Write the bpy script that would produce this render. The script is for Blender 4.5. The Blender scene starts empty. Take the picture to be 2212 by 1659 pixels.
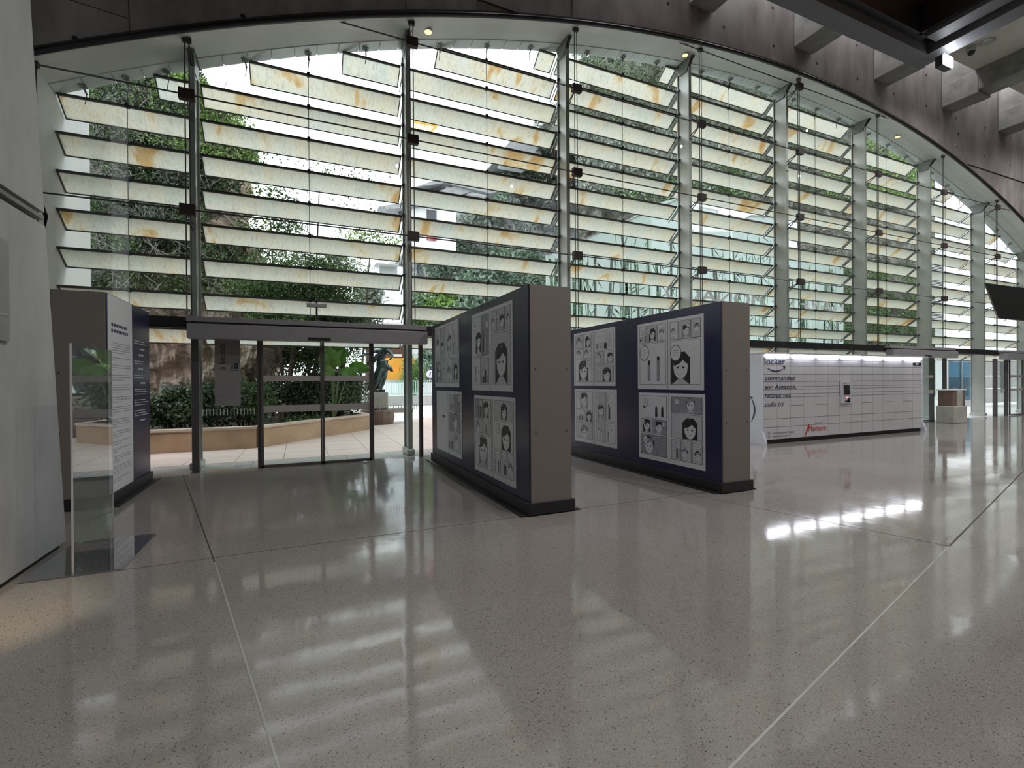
import bpy, math, random
import numpy as np
from mathutils import Vector, Matrix, noise

random.seed(7)
rng = np.random.default_rng(7)
sc = bpy.context.scene
col = sc.collection

# ------------------------------------------------------------------ camera
F_PX, YAW, PITCH, ROLL, CAM_H = 1030.9, 0.4167, -0.00428, -0.006815, 1.6
cam_data = bpy.data.cameras.new('camera')
cam_data.sensor_fit = 'HORIZONTAL'
cam_data.sensor_width = 36.0
cam_data.lens = F_PX / 2212 * 36.0
cam_data.clip_end = 600
cam_data.clip_start = 0.05
cam = bpy.data.objects.new('camera', cam_data)
col.objects.link(cam)


def ray(u, v):
    """direction in the hall's axes (X along the facade, Y outwards, Z up) seen at photo pixel u, v"""
    u -= 1106.0
    v -= 829.5
    a = u * math.cos(ROLL) + v * math.sin(ROLL)
    b = -u * math.sin(ROLL) + v * math.cos(ROLL)
    xc, y2, z2 = a / F_PX, b / F_PX, 1.0
    yc = y2 * math.cos(PITCH) - z2 * math.sin(PITCH)
    zc = y2 * math.sin(PITCH) + z2 * math.cos(PITCH)
    return Vector((xc * math.cos(YAW) + zc * math.sin(YAW), -xc * math.sin(YAW) + zc * math.cos(YAW), -yc))


def at(u, v, Y):
    r = ray(u, v)
    return r * (Y / r.y) + Vector((0, 0, CAM_H))


fwd = ray(1106, 829.5).normalized()
rgt = (ray(1206, 829.5) - ray(1106, 829.5)).normalized()
up = rgt.cross(fwd)
M = Matrix.Identity(4)
for i in range(3):
    M[i][0], M[i][1], M[i][2] = rgt[i], up[i], -fwd[i]
M[2][3] = CAM_H
cam.matrix_world = M
sc.camera = cam

# ------------------------------------------------------------------ light and exposure
sc.view_settings.view_transform = 'Standard'
sc.view_settings.look = 'None'
sc.view_settings.gamma = 1.0
sc.view_settings.use_curve_mapping = False
sc.view_settings.exposure = 0.0
sc.cycles.max_bounces = 10
sc.cycles.diffuse_bounces = 5
sc.cycles.transparent_max_bounces = 16
sc.cycles.use_denoising = True
sc.cycles.sample_clamp_indirect = 6.0
sc.cycles.caustics_reflective = False
sc.cycles.caustics_refractive = False

world = bpy.data.worlds.new('overcast_sky')
sc.world = world
world.use_nodes = True
wn = world.node_tree
bg = wn.nodes['Background']
bg.inputs['Color'].default_value = (0.93, 0.97, 1.0, 1)
bg.inputs['Strength'].default_value = 2.8


def lamp(name, kind, loc, target, energy, color, size=1.0, size_y=None, spot=1.2, blend=0.6):
    d = bpy.data.lights.new(name, kind)
    d.energy = energy
    d.color = color
    if kind == 'AREA':
        d.shape = 'RECTANGLE'
        d.size = size
        d.size_y = size_y or size
    if kind == 'SPOT':
        d.spot_size = spot
        d.spot_blend = blend
        d.shadow_soft_size = size
    if kind == 'POINT':
        d.shadow_soft_size = size
    o = bpy.data.objects.new(name, d)
    col.objects.link(o)
    o.location = loc
    o.rotation_euler = (Vector(target) - Vector(loc)).to_track_quat('-Z', 'Y').to_euler()
    return o


for q in ((3.0, 4.2), (7.2, 4.2), (3.0, 0.6), (7.2, 0.6)):
    lamp('canopy_fill', 'SPOT', (*q, 8.85), (*q, 0), 400, (1.0, 0.965, 0.94), 0.05, spot=2.5, blend=0.7)  # added fill from above to brighten the floor, unseen spots
for q in ((16.5, 3.0), (20.6, 6.3), (24.8, 3.0), (29.0, 6.3), (12.4, -3.5), (20.6, -2.0)):
    lamp('hall_fill', 'SPOT', (*q, 12.65), (*q, 0), 1000, (1.0, 0.965, 0.94), 0.05, spot=2.6, blend=0.7)  # added fill for the dim hall, small so the glass mirrors only dots
lamp('wall_wash_fill', 'AREA', (21, 9.55, 14.6), (21, 9.6, 0), 950, (0.97, 0.95, 1.0), 34, 0.5)  # added strip, hidden above the ceiling panels, to wash the facade wall
lamp('pier_floor_light', 'SPOT', (-1.55, 3.6, 1.5), (-2.0, 4.4, 0), 55, (1.0, 0.78, 0.45), 0.05, spot=0.9, blend=0.9)

# ------------------------------------------------------------------ materials
def new_mat(name):
    m = bpy.data.materials.new(name)
    m.use_nodes = True
    nt = m.node_tree
    return m, nt, nt.nodes['Principled BSDF']


def pmat(name, color, rough=0.5, metal=0.0, var=0.0, scale=4.0, stretch=(1, 1, 1), bump=0.0, bscale=None, spec=0.5,
         color2=None, emit=None, estr=1.0, coord='Object'):
    m, nt, p = new_mat(name)
    p.inputs['Base Color'].default_value = (*color, 1)
    p.inputs['Roughness'].default_value = rough
    p.inputs['Metallic'].default_value = metal
    p.inputs['Specular IOR Level'].default_value = spec
    if emit:
        p.inputs['Emission Color'].default_value = (*emit, 1)
        p.inputs['Emission Strength'].default_value = estr
    if var or color2 or bump:
        tc = nt.nodes.new('ShaderNodeTexCoord')
        mp = nt.nodes.new('ShaderNodeMapping')
        mp.inputs['Scale'].default_value = stretch
        nt.links.new(tc.outputs[coord], mp.inputs['Vector'])
        n = nt.nodes.new('ShaderNodeTexNoise')
        n.inputs['Scale'].default_value = scale
        n.inputs['Detail'].default_value = 6
        n.inputs['Roughness'].default_value = 0.6
        nt.links.new(mp.outputs[0], n.inputs['Vector'])
        if var or color2:
            r = nt.nodes.new('ShaderNodeValToRGB')
            r.color_ramp.elements[0].position = 0.32
            r.color_ramp.elements[1].position = 0.68
            c2 = color2 or tuple(min(1, c * (1 + var)) for c in color)
            c1 = color if color2 else tuple(c * (1 - var) for c in color)
            r.color_ramp.elements[0].color = (*c1, 1)
            r.color_ramp.elements[1].color = (*c2, 1)
            nt.links.new(n.outputs['Fac'], r.inputs['Fac'])
            nt.links.new(r.outputs['Color'], p.inputs['Base Color'])
        if bump:
            b = nt.nodes.new('ShaderNodeBump')
            b.inputs['Strength'].default_value = bump
            b.inputs['Distance'].default_value = 0.05
            if bscale:
                n2 = nt.nodes.new('ShaderNodeTexNoise')
                n2.inputs['Scale'].default_value = bscale
                n2.inputs['Detail'].default_value = 5
                nt.links.new(mp.outputs[0], n2.inputs['Vector'])
                nt.links.new(n2.outputs['Fac'], b.inputs['Height'])
            else:
                nt.links.new(n.outputs['Fac'], b.inputs['Height'])
            nt.links.new(b.outputs['Normal'], p.inputs['Normal'])
    return m


def terrazzo():
    m, nt, p = new_mat('terrazzo')
    L, N = nt.links.new, nt.nodes.new
    tc = N('ShaderNodeTexCoord')
    big = N('ShaderNodeTexNoise')
    big.inputs['Scale'].default_value = 0.5
    big.inputs['Detail'].default_value = 3
    L(tc.outputs['Object'], big.inputs['Vector'])
    rb = N('ShaderNodeValToRGB')
    rb.color_ramp.elements[0].position, rb.color_ramp.elements[1].position = 0.3, 0.7
    rb.color_ramp.elements[0].color = (0.275, 0.26, 0.25, 1)
    rb.color_ramp.elements[1].color = (0.345, 0.33, 0.318, 1)
    L(big.outputs['Fac'], rb.inputs['Fac'])
    cur = rb.outputs['Color']
    for sc_, thr, c, keep in ((70, 0.30, (0.40, 0.37, 0.33, 1), 0.45), (62, 0.27, (0.13, 0.115, 0.105, 1), 0.18), (48, 0.20, (0.05, 0.045, 0.042, 1), 0.14),
                              (150, 0.35, (0.15, 0.125, 0.11, 1), 0.4)):
        v = N('ShaderNodeTexVoronoi')
        v.inputs['Scale'].default_value = sc_
        L(tc.outputs['Object'], v.inputs['Vector'])
        lt = N('ShaderNodeMath'); lt.operation = 'LESS_THAN'; lt.inputs[1].default_value = thr
        L(v.outputs['Distance'], lt.inputs[0])
        sp = N('ShaderNodeSeparateColor')
        L(v.outputs['Color'], sp.inputs[0])
        l2 = N('ShaderNodeMath'); l2.operation = 'LESS_THAN'; l2.inputs[1].default_value = keep
        L(sp.outputs[0], l2.inputs[0])
        mu = N('ShaderNodeMath'); mu.operation = 'MULTIPLY'
        L(lt.outputs[0], mu.inputs[0]); L(l2.outputs[0], mu.inputs[1])
        mx = N('ShaderNodeMix'); mx.data_type = 'RGBA'
        L(mu.outputs[0], mx.inputs[0]); L(cur, mx.inputs[6]); mx.inputs[7].default_value = c
        cur = mx.outputs[2]
    L(cur, p.inputs['Base Color'])
    rn = N('ShaderNodeTexNoise'); rn.inputs['Scale'].default_value = 1.3; rn.inputs['Detail'].default_value = 4
    L(tc.outputs['Object'], rn.inputs['Vector'])
    mr = N('ShaderNodeMapRange'); mr.inputs[1].default_value = 0.3; mr.inputs[2].default_value = 0.7
    mr.inputs[3].default_value = 0.05; mr.inputs[4].default_value = 0.11
    L(rn.outputs['Fac'], mr.inputs[0]); L(mr.outputs[0], p.inputs['Roughness'])
    p.inputs['Specular IOR Level'].default_value = 0.62
    bn = N('ShaderNodeTexNoise'); bn.inputs['Scale'].default_value = 2.2; bn.inputs['Detail'].default_value = 2
    L(tc.outputs['Object'], bn.inputs['Vector'])
    bn2 = N('ShaderNodeTexNoise'); bn2.inputs['Scale'].default_value = 90; bn2.inputs['Detail'].default_value = 2
    L(tc.outputs['Object'], bn2.inputs['Vector'])
    ad = N('ShaderNodeMath'); ad.operation = 'MULTIPLY_ADD'; ad.inputs[1].default_value = 0.015
    L(bn2.outputs['Fac'], ad.inputs[0]); L(bn.outputs['Fac'], ad.inputs[2])
    b = N('ShaderNodeBump'); b.inputs['Strength'].default_value = 0.16; b.inputs['Distance'].default_value = 0.01
    L(ad.outputs[0], b.inputs['Height']); L(b.outputs['Normal'], p.inputs['Normal'])
    return m


def concrete(name, c1, c2, rough=0.6, vert=True):
    m, nt, p = new_mat(name)
    L, N = nt.links.new, nt.nodes.new
    tc = N('ShaderNodeTexCoord')
    mp = N('ShaderNodeMapping'); mp.inputs['Scale'].default_value = (1, 1, 0.35) if vert else (1, 1, 1)
    L(tc.outputs['Object'], mp.inputs['Vector'])
    n = N('ShaderNodeTexNoise'); n.inputs['Scale'].default_value = 1.1; n.inputs['Detail'].default_value = 8; n.inputs['Roughness'].default_value = 0.62
    L(mp.outputs[0], n.inputs['Vector'])
    r = N('ShaderNodeValToRGB')
    r.color_ramp.elements[0].position, r.color_ramp.elements[1].position = 0.33, 0.67
    r.color_ramp.elements[0].color, r.color_ramp.elements[1].color = (*c1, 1), (*c2, 1)
    L(n.outputs['Fac'], r.inputs['Fac']); L(r.outputs['Color'], p.inputs['Base Color'])
    n2 = N('ShaderNodeTexNoise'); n2.inputs['Scale'].default_value = 14; n2.inputs['Detail'].default_value = 6
    L(tc.outputs['Object'], n2.inputs['Vector'])
    b = N('ShaderNodeBump'); b.inputs['Strength'].default_value = 0.25; b.inputs['Distance'].default_value = 0.01
    L(n2.outputs['Fac'], b.inputs['Height']); L(b.outputs['Normal'], p.inputs['Normal'])
    p.inputs['Roughness'].default_value = rough
    return m


def onyx():
    """thin stone veneer laminated in glass: lets daylight through, cream with ochre veins"""
    m, nt, p = new_mat('stone_glass')
    L, N = nt.links.new, nt.nodes.new
    nt.nodes.remove(p)
    tc = N('ShaderNodeTexCoord')
    oi = N('ShaderNodeObjectInfo')
    ad = N('ShaderNodeVectorMath'); ad.operation = 'ADD'
    sc_ = N('ShaderNodeVectorMath'); sc_.operation = 'SCALE'; sc_.inputs['Scale'].default_value = 37.0
    L(oi.outputs['Random'], sc_.inputs[0])
    L(tc.outputs['Object'], ad.inputs[0]); L(sc_.outputs[0], ad.inputs[1])
    mp = N('ShaderNodeMapping'); mp.inputs['Rotation'].default_value = (0, 0.5, 0.6); mp.inputs['Scale'].default_value = (1.5, 0.7, 0.7)
    L(ad.outputs[0], mp.inputs['Vector'])
    n = N('ShaderNodeTexNoise'); n.inputs['Scale'].default_value = 1.0; n.inputs['Detail'].default_value = 4; n.inputs['Roughness'].default_value = 0.5; n.inputs['Distortion'].default_value = 0.8
    L(mp.outputs[0], n.inputs['Vector'])
    r = N('ShaderNodeValToRGB')
    e = r.color_ramp.elements
    e[0].position = 0.28; e[0].color = (0.74, 0.77, 0.74, 1)
    e[1].position = 0.48; e[1].color = (0.79, 0.785, 0.73, 1)
    x = e.new(0.61); x.color = (0.80, 0.775, 0.69, 1)
    x = e.new(0.645); x.color = (0.75, 0.64, 0.46, 1)
    x = e.new(0.72); x.color = (0.71, 0.55, 0.34, 1)
    L(n.outputs['Fac'], r.inputs['Fac'])
    mp2 = N('ShaderNodeMapping'); mp2.inputs['Rotation'].default_value = (0.2, 0.3, 0.9); mp2.inputs['Scale'].default_value = (9, 2.2, 2.2)
    L(ad.outputs[0], mp2.inputs['Vector'])
    n2 = N('ShaderNodeTexNoise'); n2.inputs['Scale'].default_value = 3.2; n2.inputs['Detail'].default_value = 8; n2.inputs['Roughness'].default_value = 0.75; n2.inputs['Distortion'].default_value = 1.2
    L(mp2.outputs[0], n2.inputs['Vector'])
    r2 = N('ShaderNodeValToRGB')
    r2.color_ramp.elements[0].position = 0.36; r2.color_ramp.elements[0].color = (0.45, 0.36, 0.24, 1)
    r2.color_ramp.elements[1].position = 0.50; r2.color_ramp.elements[1].color = (1, 1, 1, 1)
    L(n2.outputs['Fac'], r2.inputs['Fac'])
    mx = N('ShaderNodeMix'); mx.data_type = 'RGBA'; mx.blend_type = 'MULTIPLY'; mx.inputs[0].default_value = 0.42
    L(r.outputs['Color'], mx.inputs[6]); L(r2.outputs['Color'], mx.inputs[7])
    tl = N('ShaderNodeBsdfTranslucent'); L(mx.outputs[2], tl.inputs['Color'])
    tr = N('ShaderNodeBsdfTransparent'); L(mx.outputs[2], tr.inputs['Color'])
    df = N('ShaderNodeBsdfDiffuse'); L(mx.outputs[2], df.inputs['Color'])
    m1 = N('ShaderNodeMixShader'); m1.inputs[0].default_value = 0.14
    L(tl.outputs[0], m1.inputs[1]); L(tr.outputs[0], m1.inputs[2])
    m2 = N('ShaderNodeMixShader'); m2.inputs[0].default_value = 0.10
    L(m1.outputs[0], m2.inputs[1]); L(df.outputs[0], m2.inputs[2])
    L(m2.outputs[0], nt.nodes['Material Output'].inputs['Surface'])
    return m


def glass(name, tint=(0.965, 0.985, 0.975), refl=1.0, rough=0.0, body=0.0, bodycol=(0.8, 0.9, 0.88)):
    m, nt, p = new_mat(name)
    L, N = nt.links.new, nt.nodes.new
    nt.nodes.remove(p)
    t = N('ShaderNodeBsdfTransparent'); t.inputs['Color'].default_value = (*tint, 1)
    g = N('ShaderNodeBsdfGlossy'); g.inputs['Roughness'].default_value = rough
    fr = N('ShaderNodeFresnel'); fr.inputs['IOR'].default_value = 1.35
    mu = N('ShaderNodeMath'); mu.operation = 'MULTIPLY'; mu.inputs[1].default_value = refl
    gm = N('ShaderNodeNewGeometry')
    inv = N('ShaderNodeMath'); inv.operation = 'SUBTRACT'; inv.inputs[0].default_value = 1.0
    L(gm.outputs['Backfacing'], inv.inputs[1])
    m0 = N('ShaderNodeMath'); m0.operation = 'MULTIPLY'
    L(fr.outputs[0], m0.inputs[0]); L(inv.outputs[0], m0.inputs[1])
    L(m0.outputs[0], mu.inputs[0]); mu.use_clamp = True
    mx = N('ShaderNodeMixShader')
    L(mu.outputs[0], mx.inputs[0]); L(t.outputs[0], mx.inputs[1]); L(g.outputs[0], mx.inputs[2])
    out = mx
    if body:
        d0 = N('ShaderNodeBsdfDiffuse'); d0.inputs['Color'].default_value = (*bodycol, 1)
        d1 = N('ShaderNodeBsdfTranslucent'); d1.inputs['Color'].default_value = (*bodycol, 1)
        d = N('ShaderNodeMixShader'); d.inputs[0].default_value = 0.45
        L(d0.outputs[0], d.inputs[1]); L(d1.outputs[0], d.inputs[2])
        m2 = N('ShaderNodeMixShader'); m2.inputs[0].default_value = body
        L(mx.outputs[0], m2.inputs[1]); L(d.outputs[0], m2.inputs[2])
        out = m2
    L(out.outputs[0], nt.nodes['Material Output'].inputs['Surface'])
    return m


def leafmat(name, dark, bright, scale=0.9, trans=0.3):
    m, nt, p = new_mat(name)
    L, N = nt.links.new, nt.nodes.new
    nt.nodes.remove(p)
    geo = N('ShaderNodeNewGeometry')
    tc = N('ShaderNodeTexCoord')
    n = N('ShaderNodeTexNoise'); n.inputs['Scale'].default_value = scale; n.inputs['Detail'].default_value = 3
    L(tc.outputs['Object'], n.inputs['Vector'])
    mxf = N('ShaderNodeMath'); mxf.operation = 'MULTIPLY_ADD'; mxf.inputs[1].default_value = 0.45
    L(geo.outputs['Random Per Island'], mxf.inputs[0]); L(n.outputs['Fac'], mxf.inputs[2])
    r = N('ShaderNodeValToRGB')
    r.color_ramp.elements[0].position, r.color_ramp.elements[1].position = 0.45, 0.98
    r.color_ramp.elements[0].color, r.color_ramp.elements[1].color = (*dark, 1), (*bright, 1)
    L(mxf.outputs[0], r.inputs['Fac'])
    d = N('ShaderNodeBsdfDiffuse'); L(r.outputs['Color'], d.inputs['Color'])
    t = N('ShaderNodeBsdfTranslucent'); L(r.outputs['Color'], t.inputs['Color'])
    g = N('ShaderNodeBsdfGlossy'); g.inputs['Roughness'].default_value = 0.35
    m1 = N('ShaderNodeMixShader'); m1.inputs[0].default_value = trans
    L(d.outputs[0], m1.inputs[1]); L(t.outputs[0], m1.inputs[2])
    m2 = N('ShaderNodeMixShader'); m2.inputs[0].default_value = 0.06
    L(m1.outputs[0], m2.inputs[1]); L(g.outputs[0], m2.inputs[2])
    L(m2.outputs[0], nt.nodes['Material Output'].inputs['Surface'])
    return m


def rockmat(name, c1, c2, c3, scale=0.8, stretch=(1, 1, 1), bump=1.0):
    m, nt, p = new_mat(name)
    L, N = nt.links.new, nt.nodes.new
    tc = N('ShaderNodeTexCoord')
    mp = N('ShaderNodeMapping'); mp.inputs['Scale'].default_value = stretch
    L(tc.outputs['Object'], mp.inputs['Vector'])
    n = N('ShaderNodeTexNoise'); n.inputs['Scale'].default_value = scale; n.inputs['Detail'].default_value = 9; n.inputs['Roughness'].default_value = 0.68; n.inputs['Distortion'].default_value = 0.7
    L(mp.outputs[0], n.inputs['Vector'])
    r = N('ShaderNodeValToRGB')
    e = r.color_ramp.elements
    e[0].position = 0.33; e[0].color = (*c1, 1)
    e[1].position = 0.68; e[1].color = (*c3, 1)
    x = e.new(0.5); x.color = (*c2, 1)
    L(n.outputs['Fac'], r.inputs['Fac']); L(r.outputs['Color'], p.inputs['Base Color'])
    v = N('ShaderNodeTexVoronoi'); v.inputs['Scale'].default_value = scale * 3; v.feature = 'DISTANCE_TO_EDGE'
    L(mp.outputs[0], v.inputs['Vector'])
    ad = N('ShaderNodeMath'); ad.operation = 'ADD'
    L(n.outputs['Fac'], ad.inputs[0]); L(v.outputs['Distance'], ad.inputs[1])
    b = N('ShaderNodeBump'); b.inputs['Strength'].default_value = 1.0; b.inputs['Distance'].default_value = 0.25 * bump
    L(ad.outputs[0], b.inputs['Height']); L(b.outputs['Normal'], p.inputs['Normal'])
    p.inputs['Roughness'].default_value = 0.9
    p.inputs['Specular IOR Level'].default_value = 0.1
    return m


MAT = dict(
    floor=terrazzo(),
    conc_wall=concrete('pinkish_concrete', (0.17, 0.148, 0.145), (0.40, 0.36, 0.355)),
    conc_pier=concrete('grey_concrete', (0.36, 0.37, 0.37), (0.54, 0.56, 0.56)),
    conc_beam=concrete('beam_concrete', (0.17, 0.175, 0.16), (0.36, 0.365, 0.335), vert=False),
    dark_joint=pmat('dark_joint', (0.05, 0.045, 0.042), 0.7, var=0.2),
    cream=pmat('cream_plaster', (0.62, 0.61, 0.54), 0.7, var=0.05, scale=2),
    white_wall=pmat('white_render', (0.82, 0.84, 0.83), 0.6, var=0.05, scale=1.5),
    soffit=pmat('white_soffit', (0.80, 0.81, 0.76), 0.45, var=0.05, scale=1.2),
    soffit_tile=pmat('pale_soffit_tile', (0.78, 0.83, 0.82), 0.18, var=0.05, scale=2),
    steel=pmat('brushed_steel', (0.50, 0.51, 0.50), 0.42, 0.55, var=0.12, scale=3, stretch=(1, 1, .3)),
    bracket_steel=pmat('bracket_steel', (0.22, 0.23, 0.22), 0.5, 0.4, var=0.15),
    steel_dark=pmat('dark_steel', (0.075, 0.075, 0.08), 0.45, 0.4, var=0.15),
    post=pmat('bronze_aluminium', (0.105, 0.10, 0.10), 0.4, 0.3, var=0.1),
    header=pmat('grey_header_metal', (0.30, 0.30, 0.31), 0.45, 0.1, var=0.04),
    black=pmat('black_metal', (0.012, 0.012, 0.013), 0.5, var=0.2),
    block=pmat('brown_clamp_block', (0.045, 0.03, 0.028), 0.55, var=0.15),
    bframe=pmat('louvre_frame_metal', (0.10, 0.10, 0.095), 0.55, 0.2, var=0.2),
    stone=onyx(),
    glass=glass('clear_glass'),
    glass_door=glass('door_glass', (0.93, 0.97, 0.96), 1.3),
    acrylic=glass('clear_acrylic', (0.93, 0.95, 0.97), 3.5, 0.02, 0.05, (0.65, 0.7, 0.78)),
    frost=pmat('frosted_strip', (0.42, 0.40, 0.38), 0.6, var=0.03),
    sign=pmat('grey_sign_vinyl', (0.27, 0.265, 0.265), 0.55, var=0.03),
    panel_end=pmat('beige_board', (0.245, 0.222, 0.205), 0.6, var=0.04, scale=30),
    navy=pmat('navy_print', (0.032, 0.031, 0.085), 0.3, var=0.1),
    plinth=pmat('black_plinth', (0.02, 0.02, 0.022), 0.45, var=0.1),
    paper=pmat('white_paper', (0.80, 0.81, 0.86), 0.5, var=0.02),
    ink=pmat('black_ink', (0.02, 0.02, 0.025), 0.5),
    ink_grey=pmat('grey_screentone', (0.34, 0.35, 0.39), 0.5, var=0.25, scale=30),
    ink_pale=pmat('pale_screentone', (0.62, 0.63, 0.68), 0.5, var=0.12, scale=24),
    ink_navy=pmat('navy_ink', (0.03, 0.04, 0.09), 0.5),
    text_white=pmat('white_ink', (0.75, 0.76, 0.8), 0.5),
    lock_white=pmat('white_locker_metal', (0.56, 0.56, 0.59), 0.35, var=0.02),
    lock_side=pmat('pale_blue_locker_side', (0.66, 0.70, 0.78), 0.35, var=0.02),
    lock_gap=pmat('locker_gap', (0.16, 0.16, 0.17), 0.6),
    led=pmat('led_strip', (1, 1, 1), 0.5, emit=(0.92, 0.95, 1.0), estr=16.0),
    red=pmat('red_ink', (0.45, 0.03, 0.035), 0.5),
    red_led=pmat('red_led', (0.8, 0.1, 0.1), 0.4, emit=(1, 0.25, 0.25), estr=2.0),
    warm_lamp=pmat('warm_bulb', (1, 0.7, 0.3), 0.4, emit=(1.0, 0.55, 0.16), estr=3.5),
    flood=pmat('flood_lens', (1, 1, 1), 0.4, emit=(0.9, 0.93, 1.0), estr=45.0),
    wood=pmat('dark_red_wood_ceiling', (0.55, 0.21, 0.10), 0.6, var=0.35, scale=2, stretch=(1, 6, 1)),
    canopy=pmat('charcoal_frame', (0.10, 0.10, 0.105), 0.6, var=0.08),
    limestone=pmat('beige_limestone', (0.50, 0.345, 0.225), 0.7, scale=1.3, var=0.16, bump=0.15, bscale=20),
    cap=pmat('limestone_cap', (0.62, 0.52, 0.42), 0.65, scale=2, var=0.1),
    paving_pink=pmat('pinkish_paving', (0.66, 0.54, 0.49), 0.55, scale=0.8, var=0.1),
    paving_grey=pmat('grey_paving', (0.42, 0.40, 0.38), 0.5, scale=1.1, var=0.15),
    paving_base=pmat('pale_paving_ground', (0.72, 0.72, 0.71), 0.6, scale=0.4, var=0.07),
    soil=pmat('dark_soil', (0.035, 0.028, 0.022), 0.95, var=0.4, scale=9),
    bark=pmat('tree_bark', (0.075, 0.052, 0.038), 0.9, scale=8, var=0.35, bump=0.5),
    bronze=pmat('weathered_bronze', (0.035, 0.05, 0.05), 0.32, 0.75, scale=5, color2=(0.12, 0.17, 0.17)),
    pedestal=pmat('grey_marble', (0.45, 0.45, 0.41), 0.6, scale=3, var=0.15),
    boulder=pmat('brown_stone_block', (0.17, 0.12, 0.095), 0.8, scale=2, var=0.25, bump=0.4),
    fence=pmat('pale_green_metal', (0.45, 0.62, 0.56), 0.5, var=0.05),
    orange=pmat('orange_awning', (0.80, 0.36, 0.045), 0.7, var=0.12, scale=0.8),
    brown_dark=pmat('dark_brown_shade', (0.12, 0.05, 0.03), 0.8, var=0.2),
    villa=pmat('white_villa_wall', (0.80, 0.82, 0.85), 0.7, var=0.05),
    roof=pmat('grey_roof', (0.28, 0.29, 0.30), 0.8, var=0.2, scale=3),
    shutter=pmat('dark_window', (0.06, 0.065, 0.08), 0.4),
    shutter_red=pmat('red_awning', (0.35, 0.05, 0.06), 0.7),
    grey_box=pmat('grey_cabinet', (0.40, 0.42, 0.41), 0.6, var=0.05),
    pale_glass=glass('mint_screen_glass', (0.90, 0.97, 0.95), 1.0, 0.0, 0.65, (0.88, 0.97, 0.95)),
    blue_glass=glass('blue_kiosk_glass', (0.35, 0.6, 0.75), 2.0, 0.0, 0.6, (0.16, 0.32, 0.42)),
    bamboo=pmat('green_bamboo_print', (0.14, 0.33, 0.17), 0.5, scale=1.5, color2=(0.40, 0.62, 0.42)),
    bamboo_grey=pmat('grey_bamboo_print', (0.13, 0.18, 0.17), 0.5, scale=1.5, color2=(0.36, 0.44, 0.42)),
    letters=pmat('white_letters', (0.78, 0.80, 0.80), 0.4, var=0.03),
    teal=pmat('green_foliage_mural', (0.10, 0.28, 0.22), 0.5, scale=2, color2=(0.3, 0.5, 0.45)),
    leaf_dark=leafmat('dark_green_leaf', (0.012, 0.022, 0.010), (0.12, 0.19, 0.085)),
    leaf_mid=leafmat('mid_green_leaf', (0.022, 0.045, 0.016), (0.18, 0.32, 0.10)),
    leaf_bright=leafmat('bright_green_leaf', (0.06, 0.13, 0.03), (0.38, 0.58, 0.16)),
    leaf_grey=leafmat('grey_green_leaf', (0.10, 0.13, 0.11), (0.42, 0.48, 0.41)),  # grey-green, lightened to carry distance haze on the hills
    leaf_pale=leafmat('hazy_green_leaf', (0.13, 0.21, 0.15), (0.50, 0.64, 0.50), 0.3),  # distance haze mixed into the leaf colour
    leaf_big=leafmat('broad_leaf', (0.10, 0.26, 0.03), (0.22, 0.46, 0.08), 2.0, 0.5),
    twig=pmat('grey_dry_twig', (0.30, 0.28, 0.26), 0.8, var=0.3, scale=5),
    rock_brown=rockmat('brown_limestone_rock', (0.16, 0.11, 0.075), (0.52, 0.41, 0.32), (0.80, 0.70, 0.60), 0.9, (1, 1, 1.6)),
    rock_dark=rockmat('dark_hill_rock', (0.05, 0.055, 0.04), (0.14, 0.14, 0.12), (0.30, 0.29, 0.27), 0.7),  # dark rock tones of the right hillside
    rock_pale=rockmat('hazy_cliff_rock', (0.24, 0.28, 0.26), (0.52, 0.55, 0.55), (0.82, 0.84, 0.87), 0.9, (1, 1, 0.35), 3.0),  # distance haze put into the rock colour as paler, bluish tones
    tv_pink=pmat('screen_edge', (0.3, 0.16, 0.2), 0.5),
    lens=pmat('camera_dome', (0.03, 0.03, 0.035), 0.1),
)

# ------------------------------------------------------------------ builders
ORG = {}


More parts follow.
